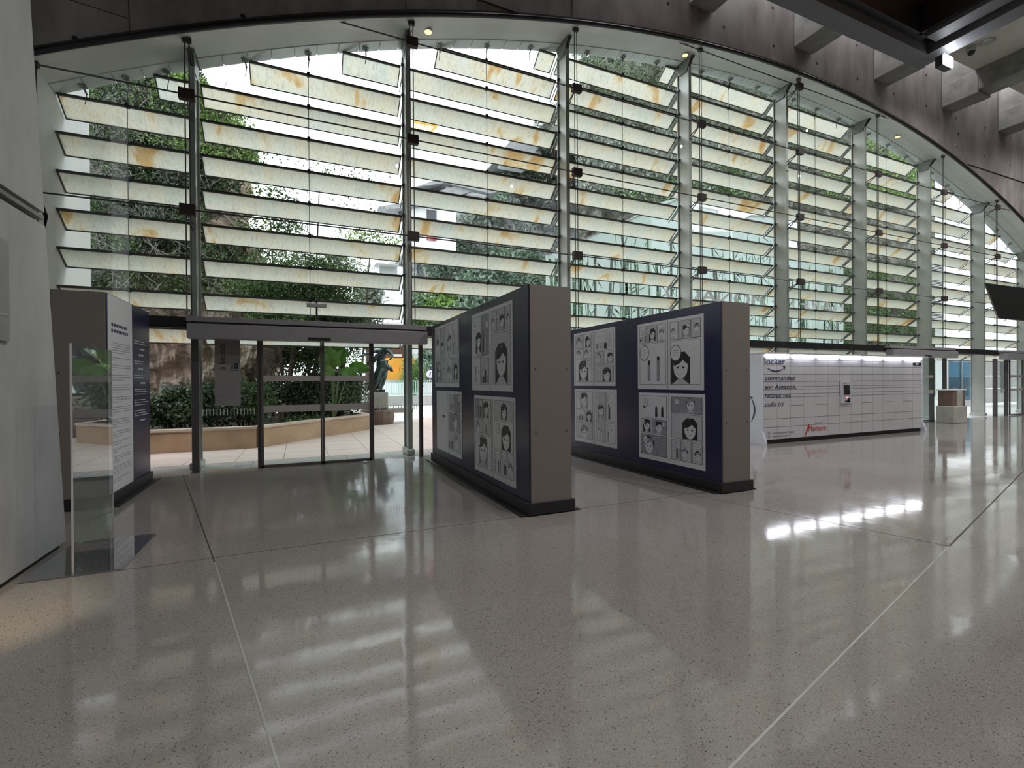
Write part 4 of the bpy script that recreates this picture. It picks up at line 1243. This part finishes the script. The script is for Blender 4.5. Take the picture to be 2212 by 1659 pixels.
tree('dark leafy tree touching the header of the glass doors', 700, 705, 17.6, (1.6, 1.2, .75), 14000, 'leaf_dark', (642, 890), .075, 12, .12)
tree('slim dark trunked tree beside the bronze statue', 735, 715, 17.2, (1.0, .9, .55), 4000, 'leaf_dark', (737, 880), .10, 13, .15)
tree('slender tree forking by the rock in the planter', 600, 700, 15.8, (.8, .8, .5), 3000, 'leaf_mid', (603, 900), .07, 14, .15)
tree('thin leaning tree with sparse twigs against the white sky', 690, 400, 20.5, (2.6, 1.0, 1.4), 420, 'leaf_mid', (660, 890), .06, 15, .16)
tree('thin tree with blue green sprays left of the sky gap', 585, 480, 19.0, (1.0, .8, 1.3), 1500, 'leaf_mid', (590, 880), .06, 16, .15)
tree('leafy branch cluster beside the left facade pole', 800, 515, 21.0, (1.6, .8, .5), 600, 'leaf_bright', (770, 880), .05, 17, .16)

def bush(label, u, v, Y, rad, n, mat, seed, size=.14, base=.44, aspect=2.2, cat='shrub', name='shrub'):
    c = at(u, v, Y); t = thing(name, (c.x, Y, base), label, cat)
    leaf_object('foliage', crown(c, rad, int(n * 1.7), seed, 30, .22), size * .68, mat, t, aspect, seed=seed)
    m = MB(); R = random.Random(seed)
    for _ in range(7):
        m.tube([(c.x + R.uniform(-.2, .2), Y, base), (c.x + R.uniform(-.8, .8) * rad[0], Y + R.uniform(-.3, .3), c.z + R.uniform(-.2, .5) * rad[2])], [.025, .008], 5, 'bark')
    m.build('stems', t)
    return t
bush('dark green glossy shrub in the planter left of the door post', 375, 885, 14.3, (.75, .45, .35), 5000, 'leaf_dark', 21, .13)
bush('rounded dark shrub in the planter behind the à bientôt sign', 470, 868, 14.5, (1.15, .6, .48), 8000, 'leaf_dark', 22, .15)
bush('long leaved shrub in front of the rock, right of the sign', 535, 865, 14.6, (.55, .5, .4), 3500, 'leaf_mid', 23, .2, aspect=4)
bush('dense black green hedge bush behind the sliding door stripes', 670, 850, 17.0, (1.5, .7, .75), 9000, 'leaf_dark', 24, .16)
bush('dark hedge bush ending beside the statue', 722, 850, 17.6, (.85, .7, .72), 7000, 'leaf_dark', 25, .16)
bush('low groundcover plants on the planter soil', 660, 908, 16.3, (.9, .45, .12), 1800, 'leaf_mid', 26, .14)
bush('bright green bush in upper part of the planter grove', 650, 765, 18.6, (1.6, .5, .6), 5000, 'leaf_bright', 27, .15)
bush('yellow green palm-like bush before the orange awning', 893, 812, 37, (.9, .8, 1.3), 1500, 'leaf_bright', 28, .4, 0, 5)
# broad elephant-ear leaves
ee = thing('elephant_ear_plant', (at(720, 890, 15.9).x, 15.9, .44), 'bright green broad leaved plant rising behind the door stripes', 'plant')
R = random.Random(9)
def broad(u0, v0, u1, v1, w, Y):
    a, b = at(u0, v0, Y), at(u1, v1, Y - .25)
    d = (b - a); L = d.length; d.normalize(); s = d.cross(Vector((0, 1, .2))).normalized()
    m = MB(); n = 8; vs = []
    for i in range(n + 1):
        t_ = i / n; ww = w * (math.sin(math.pi * min(1, t_ * .93 + .12)) ** .7) * (1 if i else .5) * (0.02 if i == n else 1)
        cc = a + d * L * t_ + Vector((0, -.12 * math.sin(t_ * 3), 0))
        rim = .88 if i % 2 else 1
        vs += [cc - s * ww * rim + Vector((0, -.08, 0)), cc, cc + s * ww * rim + Vector((0, -.08, 0))]
    fs = []
    for i in range(n): fs += [(3 * i, 3 * i + 1, 3 * i + 4, 3 * i + 3), (3 * i + 1, 3 * i + 2, 3 * i + 5, 3 * i + 4)]
    m.add(vs, fs, 'leaf_big'); o = m.build('broad_leaf', ee, fixnormals=False)
    sm = o.modifiers.new('thick', 'SOLIDIFY'); sm.thickness = .008
    m = MB(); m.tube([(at(720, 890, 15.9).x, 15.9, .44), a], [.03, .015], 6, 'leaf_mid'); m.build('stalk', ee)
for args in [(715, 800, 705, 745, .33, 15.9), (722, 790, 745, 755, .22, 16.0), (735, 800, 775, 815, .2, 15.8), (755, 790, 800, 800, .2, 15.9), (720, 815, 690, 790, .2, 15.7), (735, 780, 730, 745, .25, 16.1)]: broad(*args)

# ------------------------------------------------------------------ statue
S = thing('statue', (2.75, 19.0, 0), 'dark bronze statue of a dancing draped figure on a grey pedestal', 'statue')
m = MB(); m.lathe((2.72, 19.2, 0), [(.62, 0), (.68, .25), (.66, .5), (.60, .56)], 14, 'boulder'); m.build('stone_drum', S, .02)
part_box('step_slab', S, 'pedestal', 2.5, 4.1, 19.0, 19.8, .42, .60, bevel=.01)
part_box('pedestal', S, 'pedestal', 2.34, 3.10, 18.85, 19.6, .60, 1.24, bevel=.03)
part_box('plinth', S, 'bronze', 2.42, 3.0, 18.95, 19.5, 1.24, 1.34, bevel=.01)
def skin(name, verts, edges_, radii, mat, parent, sub=2):
    off = Vector(ORG[parent.name])
    me = bpy.data.meshes.new(name)
    me.from_pydata([tuple(Vector(v) - off) for v in verts], edges_, [])
    o = bpy.data.objects.new(name, me); col.objects.link(o); o.parent = parent
    sk = o.modifiers.new('skin', 'SKIN')
    if not me.skin_vertices: me.skin_vertices.new()
    for i, r_ in enumerate(radii):
        me.skin_vertices[0].data[i].radius = (r_, r_)
    me.skin_vertices[0].data[0].use_root = True
    sb = o.modifiers.new('sub', 'SUBSURF'); sb.levels = sub; sb.render_levels = sub
    me.materials.append(MAT[mat])
    return o
def SP(u, v, dy=0): q = at(u, v, 19.2 + dy); return q
V = [SP(824, 790), SP(822, 775), SP(826, 762), SP(829, 753), SP(832, 744, -.05),            # pelvis .. head
     SP(812, 758), SP(795, 764, -.1), SP(772, 772, -.2),                                     # left arm out
     SP(840, 758), SP(848, 768, -.2), SP(842, 778, -.3),                                      # right arm
     SP(817, 808, -.1), SP(812, 832, .05), SP(808, 842, -.1), SP(832, 806, .1), SP(828, 828, .2), SP(822, 842, .1)]
E_ = [(0, 1), (1, 2), (2, 3), (3, 4), (2, 5), (5, 6), (6, 7), (2, 8), (8, 9), (9, 10), (0, 11), (11, 12), (12, 13), (0, 14), (14, 15), (15, 16)]
Rr = [.16, .13, .16, .06, .13, .07, .055, .03, .07, .06, .04, .12, .07, .05, .12, .07, .05]
skin('figure', V, E_, Rr, 'bronze', S)
def drape(top, bot, w0, w1, seed):
    R = random.Random(seed); n, k = 10, 14; m = MB(); vs = []
    ph = R.uniform(0, 6)
    for i in range(n + 1):
        t_ = i / n; c = top.lerp(bot, t_) + Vector((math.sin(t_ * 4 + ph) * .05, 0, 0)); w = w0 + (w1 - w0) * t_ ** .7
        for j in range(k):
            a = 2 * math.pi * j / k; r_ = w * (1 + .22 * math.sin(3 * a + t_ * 5 + ph) + .1 * math.sin(5 * a))
            vs.append(c + Vector((math.cos(a) * r_, math.sin(a) * r_ * .7, 0)))
    fs = [(i * k + j, i * k + (j + 1) % k, (i + 1) * k + (j + 1) % k, (i + 1) * k + j) for i in range(n) for j in range(k)] + [tuple(range(k)), tuple(n * k + j for j in range(k))[::-1]]
    m.add(vs, fs, 'bronze'); m.smooth = True; m.build('drapery', S)
drape(SP(824, 778), SP(806, 843), .20, .17, 1); drape(SP(826, 785), SP(848, 803, -.1), .20, .05, 2); drape(SP(826, 790), SP(818, 840), .24, .12, 3); drape(SP(818, 765), SP(800, 790, .1), .2, .12, 4)
drape(SP(832, 747), SP(836, 762), .10, .18, 5)

# ------------------------------------------------------------------ street lamp
p = at(732, 570, 20.0)
L_ = thing('street_lamp', (p.x, 20, 0), 'grey street lamp with a wide shallow dish seen against sky', 'street lamp')
m = MB(); m.lathe((p.x, 20, p.z + .14), [(.03, -.02), (.40, .05), (.42, .08), (.38, .10)], 24, 'steel'); m.smooth = True; m.build('dish', L_)
m = MB()
for s_ in (-1, 1): m.tube([(p.x + s_ * .32, 20, p.z + .17), (p.x + s_ * .24, 20, p.z), (p.x + s_ * .08, 20, p.z - .22)], .022, 6, 'steel')
m.build('arms', L_)
m = MB(); m.lathe((p.x, 20, p.z - .34), [(.07, 0), (.13, .1), (.16, .14)], 16, 'steel'); m.tube([(p.x, 20, 0), (p.x, 20, p.z - .3)], .06, 10, 'steel'); m.build('pole', L_)

# ------------------------------------------------------------------ plaza beyond
YFN = 34.0
fe = thing('green_railing', (at(870, 850, YFN).x, YFN, 0), 'pale green metal railing across the far side of the plaza', 'railing')
xa, xb = at(835, 850, YFN).x, at(1010, 850, YFN).x
zt, zb = at(880, 822, YFN).z, at(880, 852, YFN).z
m = MB(); m.box(xa, xb, YFN - .04, YFN + .04, zt - .05, zt, 'fence'); m.box(xa, xb, YFN - .03, YFN + .03, zb, zb + .08, 'fence'); m.build('rails', fe)
mm = MB(); mm.box(-.02, .02, -.02, .02, 0, zt - zb, 'fence'); bar_me = mm.mesh('baluster')
x = xa
while x < xb: piece('baluster', bar_me, fe, (x, YFN, zb)); x += .17
part_box('kerb', fe, 'paving_grey', xa - 1, xb + 1, YFN - .2, YFN + .3, 0, zb - .1)
mw = MB(); q0, q1 = at(826, 818, YFN + 3), at(1010, 858, YFN + 3)
mw.box(q0.x, q1.x, YFN + 3, YFN + 3.4, 0, q0.z - .3, 'villa'); tag(mw.build('low_wall'), 'pale low wall behind the green railing', 'wall')
# orange awning building with a round arch
ab = thing('awning_building', (at(870, 800, 40).x, 40, 0), 'building with orange awning under a dark arch behind the statue', 'building')
def UVbox(name, parent, mat, u0, v0, u1, v1, Y, dep, base=None):
    a, b = at(u0, v0, Y), at(u1, v1, Y)
    m = MB(); m.box(min(a.x, b.x), max(a.x, b.x), Y, Y + dep, b.z if base is None else base, a.z, mat); return m.build(name, parent)
UVbox('wall', ab, 'villa', 770, 715, 905, 862, 40.5, 3, 0)
c = at(862, 775, 39.9); rr = (at(892, 775, 39.9) - c).length
m = MB(); m.poly([c + Vector((math.cos(t_) * rr, 0, math.sin(t_) * rr * .95)) for t_ in [math.pi * k / 14 for k in range(15)]], (0, .5, 0), 'brown_dark'); m.build('arch_opening', ab)
UVbox('awning', ab, 'orange', 836, 773, 896, 806, 39.4, .8)
UVbox('awning_front', ab, 'orange', 833, 803, 890, 820, 39.1, .3)
UVbox('sign_band', ab, 'text_white', 850, 765, 868, 770, 39.3, .3)
rs = thing('road_sign', (at(929, 808, 30).x, 30, 0), 'small round white road sign with grey rim beyond the doors', 'road sign')
p = at(929, 808, 30)
m = MB(); m.tube([(p.x, 30, p.z), (p.x, 30.05, p.z)], .30, 20, 'steel_dark'); m.tube([(p.x, 29.97, p.z), (p.x, 30, p.z)], .25, 20, 'text_white'); m.build('disc', rs)
m = MB(); m.tube([(p.x, 30.06, 0), (p.x, 30.06, p.z)], .035, 8, 'steel'); m.build('pole', rs)
m = MB(); m.tube([(p.x - .03, 29.96, p.z - .13), (p.x + .02, 29.96, p.z + .13)], .03, 6, 'ink_navy'); m.build('symbol', rs)

# --- central cliff, villa, houses
YC = lambda u, v: 46 + (700 - v) * .035
top = [(880, 500), (940, 470), (1000, 420), (1050, 385), (1090, 360), (1140, 345), (1190, 300), (1230, 255), (1260, 190), (1290, 150), (1420, 140)]
def hill(name, label, u0, u1, top_tab, vbot, Yf, mat, amp, ns, seed, nu=70, nr=46):
    t = thing(name, (at((u0 + u1) / 2, vbot, Yf(0, vbot)).x, Yf(0, vbot), 0), label, 'cliff')
    m = MB(); vs = []
    for i in range(nr + 1):
        for k in range(nu + 1):
            u = u0 + (u1 - u0) * k / nu; vt = interp(top_tab, u); v = vt + (vbot - vt) * i / nr
            Y = Yf(u, v); p = at(u, v, Y)
            n1 = noise.fractal(Vector((p.x * ns, p.z * ns * .7, seed)), .9, 2.1, 5) + .5 * noise.fractal(Vector((p.x * ns * 4, p.z * ns * 2, seed + 3)), .8, 2.1, 4)
            vs.append(Vector((p.x, Y - amp * n1, p.z)))
    fs = [(i * (nu + 1) + k, i * (nu + 1) + k + 1, (i + 1) * (nu + 1) + k + 1, (i + 1) * (nu + 1) + k) for i in range(nr) for k in range(nu)]
    b = len(vs)
    for k in range(nu + 1): vs.append(vs[k] + Vector((0, 14, 0)))
    fs += [(k, b + k, b + k + 1, k + 1) for k in range(nu)]
    m.add(vs, fs, mat); m.build('rock_face', t, fixnormals=False)
    return t
h1 = hill('cliff', 'rocky cliff paled by haze with scrub below the white villa', 770, 1290, [(770, 640), (860, 560), (880, 510), (940, 480), (1000, 430), (1050, 385), (1090, 350), (1140, 340), (1200, 290), (1250, 230), (1290, 180)], 860, YC, 'rock_pale', 2.6, .16, 2)
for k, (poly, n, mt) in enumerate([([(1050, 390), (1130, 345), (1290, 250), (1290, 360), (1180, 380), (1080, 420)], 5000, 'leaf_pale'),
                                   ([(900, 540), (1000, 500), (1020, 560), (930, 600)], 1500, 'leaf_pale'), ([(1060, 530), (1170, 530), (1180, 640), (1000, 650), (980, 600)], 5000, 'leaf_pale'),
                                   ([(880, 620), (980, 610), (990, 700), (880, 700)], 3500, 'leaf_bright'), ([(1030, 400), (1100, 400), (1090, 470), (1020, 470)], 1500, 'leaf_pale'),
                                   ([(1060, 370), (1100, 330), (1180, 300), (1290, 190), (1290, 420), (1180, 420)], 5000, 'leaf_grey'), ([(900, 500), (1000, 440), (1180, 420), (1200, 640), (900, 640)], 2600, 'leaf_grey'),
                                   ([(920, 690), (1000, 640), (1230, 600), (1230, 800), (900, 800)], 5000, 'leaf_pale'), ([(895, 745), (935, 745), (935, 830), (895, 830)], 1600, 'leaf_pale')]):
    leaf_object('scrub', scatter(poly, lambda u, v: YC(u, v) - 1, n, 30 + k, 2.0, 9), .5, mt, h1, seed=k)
vl = thing('villa', (at(890, 450, 44).x, 44, at(890, 500, 44).z), 'white cliff-top villa with grey roof and dark red-blind window', 'house')
UVbox('wall', vl, 'villa', 876, 428, 985, 500, 44, 5, at(890, 540, 44).z)
UVbox('wall', vl, 'villa', 862, 445, 880, 480, 44.2, 4)
def roofpoly(name, parent, uvs, Y, mat, dep=6):
    m = MB(); m.poly([at(u, v, Y) for u, v in uvs], (0, dep, 0), mat); return m.build(name, parent)
roofpoly('roof', vl, [(818, 446), (880, 436), (1000, 395), (1060, 400), (960, 432), (880, 448), (838, 452)], 43.2, 'roof')
roofpoly('roof', vl, [(892, 405), (955, 384), (1080, 412), (1060, 418), (960, 395)], 43.0, 'roof')
UVbox('window', vl, 'shutter', 922, 452, 943, 476, 43.9, .2); UVbox('window_blind', vl, 'shutter_red', 922, 474, 943, 520, 43.85, .2)
UVbox('upper_wall', vl, 'villa', 965, 398, 1050, 425, 43.6, 4); UVbox('window', vl, 'shutter', 970, 402, 987, 421, 43.5, .2); UVbox('window', vl, 'shutter', 861, 456, 870, 478, 44.1, .2)
h = thing('hilltop_house', (at(1125, 320, 50).x, 50, 20), 'grey roofed house on the ridge under the upper louvres', 'house')
roofpoly('roof', h, [(1080, 335), (1103, 303), (1160, 305), (1172, 338)], 50, 'roof'); UVbox('wall', h, 'villa', 1096, 334, 1150, 352, 50.3, 3); UVbox('window', h, 'shutter', 1118, 340, 1136, 356, 50.2, .2)
h = thing('white_annex', (at(830, 590, 40).x, 40, 0), 'small white building with flat canopy below the villa', 'building')
UVbox('wall', h, 'villa', 818, 572, 884, 700, 40, 5); UVbox('canopy', h, 'grey_box', 812, 567, 862, 573, 39, 1.5); UVbox('recess', h, 'grey_box', 820, 574, 858, 598, 39.9, .2)
UVbox('parapet', h, 'villa', 775, 588, 816, 700, 40.5, 3)
m = MB()
for k in range(6): a = at(780 + k * 7, 588, 40.4); m.tube([a, a + Vector((0, 0, .9))], .035, 5, 'steel')
m.build('railing', h)
cr = thing('crane_cab', (at(920, 275, 70).x, 70, 0), 'orange and white crane top on a thin mast against sky', 'crane')
m = MB()
for k in range(7): m.beam(at(900 + k * 6, 263 + k * 2, 70), at(896 + k * 6, 288, 70), .12, .12, 'orange')
m.beam(at(895, 263, 70), at(944, 272, 70), .25, .25, 'orange'); m.beam(at(893, 288, 70), at(930, 288, 70), .25, .25, 'orange'); m.beam(at(944, 272, 70), at(926, 290, 70), .4, .25, 'orange'); m.build('jib', cr)
m = MB(); m.tube([at(915, 288, 70), (at(915, 288, 70).x, 70, 0)], .08, 6, 'text_white'); m.build('mast', cr)
def gtree(label, u, v, Y, rad, n, mat, seed, size, base_v):
    c = at(u, v, Y); t = thing('tree', (c.x, Y, 0), label, 'tree'); leaf_object('crown', crown(c, rad, n, seed), size, mat, t, seed=seed)
    m = MB(); m.tube([(c.x, Y, max(0, at(u, base_v, Y).z)), c], [.25, .08], 7, 'bark'); m.build('trunk', t)
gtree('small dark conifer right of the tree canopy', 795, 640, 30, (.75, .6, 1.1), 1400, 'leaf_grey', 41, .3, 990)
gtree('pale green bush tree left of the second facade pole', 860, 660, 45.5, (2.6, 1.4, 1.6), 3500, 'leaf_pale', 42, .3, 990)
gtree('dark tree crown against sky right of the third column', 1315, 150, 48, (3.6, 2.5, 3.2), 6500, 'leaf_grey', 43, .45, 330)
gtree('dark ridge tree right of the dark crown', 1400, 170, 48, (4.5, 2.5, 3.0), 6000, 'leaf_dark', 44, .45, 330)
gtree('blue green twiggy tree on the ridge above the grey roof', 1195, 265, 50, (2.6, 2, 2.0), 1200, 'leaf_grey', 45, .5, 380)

# --- right hillside
YH = lambda u, v: 30 + (740 - v) * .022
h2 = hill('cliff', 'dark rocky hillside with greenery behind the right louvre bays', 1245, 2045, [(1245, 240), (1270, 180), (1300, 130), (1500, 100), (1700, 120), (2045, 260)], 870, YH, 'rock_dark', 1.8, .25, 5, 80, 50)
for k, (poly, n, mt, s) in enumerate([([(1245, 130), (1400, 110), (1700, 150), (1700, 300), (1245, 260)], 9000, 'leaf_dark', .3), ([(1245, 250), (1640, 300), (1640, 440), (1245, 440)], 8000, 'leaf_grey', .32),
                                      ([(1300, 400), (1620, 340), (1640, 420), (1400, 460)], 5000, 'leaf_mid', .28), ([(1640, 180), (1880, 240), (2040, 420), (1850, 470), (1640, 420)], 11000, 'leaf_dark', .26),
                                      ([(1850, 280), (2000, 360), (2030, 440), (1880, 430)], 5000, 'leaf_bright', .26), ([(1780, 370), (1960, 420), (1960, 450), (1780, 420)], 2000, 'leaf_bright', .24),
                                      ([(1790, 580), (2035, 560), (2035, 760), (1790, 760)], 10000, 'leaf_mid', .24), ([(2000, 770), (2045, 770), (2045, 880), (2000, 880)], 1500, 'leaf_mid', .24)]):
    leaf_object('greenery', scatter(poly, lambda u, v: YH(u, v) - 1.2, n, 60 + k, 1.6, 10), s, mt, h2, seed=k)
m = MB(); R = random.Random(8)
for k in range(260):
    u, v = R.uniform(1720, 1905), R.uniform(475, 570); a = at(u, v, YH(u, v) - 2.6)
    m.tube([a, a + Vector((R.uniform(-.6, .6), 0, R.uniform(-.3, .3))), a + Vector((R.uniform(-1.1, 1.1), 0, R.uniform(-.6, .6)))], .025, 4, 'twig')
m.build('bare_roots', h2)
# white building behind the bamboo pavilion
wb = thing('white_building', (at(1600, 500, 24).x, 24, 0), 'white building with framed window behind the bamboo screens', 'building')
UVbox('wall', wb, 'villa', 1495, 432, 1722, 600, 24, 4, 0); UVbox('window_frame', wb, 'grey_box', 1512, 446, 1552, 466, 23.9, .15); UVbox('window_pane', wb, 'pale_glass', 1516, 450, 1548, 463, 23.85, .06)
# bamboo glass pavilion
bp = thing('bamboo_pavilion', (at(1500, 700, 15.2).x, 15.2, 0), 'mint glass pavilion screens printed with bamboo stalks', 'pavilion')
YB = 15.2
def screen(uvs):
    m = MB(); m.poly([at(u, v, YB) for u, v in uvs], (0, .03, 0), 'pale_glass'); return m.build('glass_screen', bp)
polys = [[(1180, 760), (1180, 552), (1258, 522), (1258, 760)], [(1260, 760), (1260, 521), (1345, 480), (1345, 760)], [(1347, 760), (1347, 479), (1430, 436), (1478, 425), (1478, 760)],
         [(1480, 760), (1480, 470), (1500, 500), (1580, 500), (1580, 760)], [(1582, 760), (1582, 490), (1622, 466), (1678, 470), (1678, 760)], [(1680, 760), (1680, 556), (1750, 562), (1750, 760)], [(1752, 760), (1752, 562), (1822, 575), (1822, 760)]]
for pg in polys: screen(pg)
R = random.Random(12)
def bamboo_print(uvs, n, seed):
    R = random.Random(seed); m = MB(); us = [p[0] for p in uvs]; u0, u1 = min(us), max(us); vt = sum(sorted([p[1] for p in uvs])[:2]) / 2
    for k in range(n):
        u = R.uniform(u0 + 2, u1 - 2); x = at(u, 700, YB).x; w = R.choice([.03, .05, .09, .12]); mt = R.choice(['bamboo', 'bamboo', 'bamboo_grey'])
        z = 0.2; zt = at(u, max(vt + 8, 490 + R.uniform(0, 60)), YB).z - R.uniform(0, .6); lean = R.uniform(-.1, .1)
        while z < zt:
            z2 = min(zt, z + R.uniform(.4, .6))
            m.add([(x - w / 2 + lean * z, YB - .004, z + .01), (x + w / 2 + lean * z, YB - .004, z + .01), (x + w / 2 + lean * z2, YB - .004, z2 - .01), (x - w / 2 + lean * z2, YB - .004, z2 - .01)], [(0, 1, 2, 3)], mt); z = z2
        for _ in range(16):
            zz = R.uniform(1.5, zt); xx = x + lean * zz; a = R.uniform(-2.6, -.5) if R.random() < .8 else R.uniform(0, 3); L = R.uniform(.25, .6)
            d = Vector((math.cos(a), 0, math.sin(a))); s = Vector((-d.z, 0, d.x)) * .03; o = Vector((xx + d.x * .1, YB - .006, zz + d.z * .1))
            if not (at(u0, 700, YB).x < (o + d * L).x < at(u1, 700, YB).x): continue
            m.add([o, o + d * L * .4 + s, o + d * L, o + d * L * .4 - s], [(0, 1, 2, 3)], R.choice(['bamboo', 'bamboo_grey']))
    return m.build('bamboo_print', bp, fixnormals=False)
part_box('base_plinth', bp, 'paving_grey', at(1180, 700, YB).x, at(1822, 700, YB).x, YB - .1, YB + .15, 0, at(1500, 758, YB).z)
for k, pg in enumerate(polys): bamboo_print(pg, [6, 9, 13, 8, 9, 8, 8][k], k)
for k, (u0, v0, u1, v1) in enumerate([(1180, 552, 1478, 425), (1582, 488, 1622, 466), (1622, 466, 1678, 470), (1680, 556, 1822, 575)]):
    m = MB(); m.beam(at(u0, v0, YB), at(u1, v1, YB), .06, .06, 'text_white'); m.build('top_rail', bp)
# station lettering, turned to the street so it reads mirrored from the hall
ls = thing('station_lettering', (18.5, 14.2, 4.3), 'white letters GARE DE MONACO seen mirrored through the louvres', 'sign')
text_mesh('letters', 'GARE DE MONACO', .82, (at(1822, 686, 14.2).x, 14.2, 4.70), (-1, 0, 0), (0, 0, 1), 'letters', ls, .06, width=at(1822, 686, 14.2).x - at(1440, 660, 14.2).x)
part_box('support_rail', ls, 'steel', 12.0, 23.0, 14.2, 14.26, 4.62, 4.67)
for q in (12.02, 15.6, 19.2, 22.9): part_box('post', ls, 'steel', q, q + .08, 14.2, 14.28, 0, 4.62)
# right-hand white wall, vents, kiosk
ww = thing('white_wall', (40, 20, 0), 'tall white exterior wall with grey louvred vents at far right', 'wall')
xw = at(2037, 600, 20).x
m = MB(); m.box(xw, 75, 20, 20.5, 0, 17, 'white_wall'); m.build('render_face', ww)
for v0, v1 in ((566, 592), (606, 628), (648, 660), (676, 700)):
    a, b = at(2009, v0, 19.9), at(2036, v1, 19.9)
    m = MB(); m.box(a.x, b.x, 19.9, 20.2, b.z, a.z, 'black'); vt_ = m.build('vent_box', ww)
    m = MB(); z = b.z + .05
    while z < a.z: m.box(a.x, b.x, 19.82, 19.9, z, z + .035, 'steel'); z += .11
    m.build('vent_slats', vt_)
ks = thing('glass_kiosk', (at(2075, 860, 15.5).x, 15.5, 0), 'blue glass kiosk with green mural beyond the far door', 'kiosk')
a, b = at(2046, 770, 15.5), at(2106, 870, 15.5)
m = MB(); m.box(a.x, b.x, 15.5, 15.56, .3, a.z, 'blue_glass'); m.build('glass_wall', ks)
m = MB(); m.box(a.x + .2, b.x - .2, 15.7, 15.72, .5, 1.7, 'teal'); m.build('mural', ks)
m = MB(); m.box(a.x - .1, b.x + .1, 15.45, 15.62, .0, .3, 'text_white'); m.build('sill', ks)
m = MB()
for q in (a.x, (a.x + b.x) / 2, b.x): m.box(q - .04, q + .04, 15.44, 15.6, .3, a.z, 'steel')
m.build('mullions', ks)
pp = thing('panelled_wall', (at(2170, 860, 14.5).x, 14.5, 0), 'white panelled wall with a grey slotted door at right', 'wall')
a = at(2118, 775, 14.5); x = a.x; k = 0
while x < a.x + 6.5:
    for z0, z1 in ((.15, 1.0), (1.03, 1.75), (1.78, 2.7)):
        part_box('wall_panel', pp, 'white_wall', x + .01, x + .93, 14.5, 14.55, z0, z1)
    x += .95
a, b = at(2166, 782, 14.4), at(2178, 848, 14.4); part_box('slot_window', pp, 'roof', a.x, b.x, 14.42, 14.5, b.z, a.z)
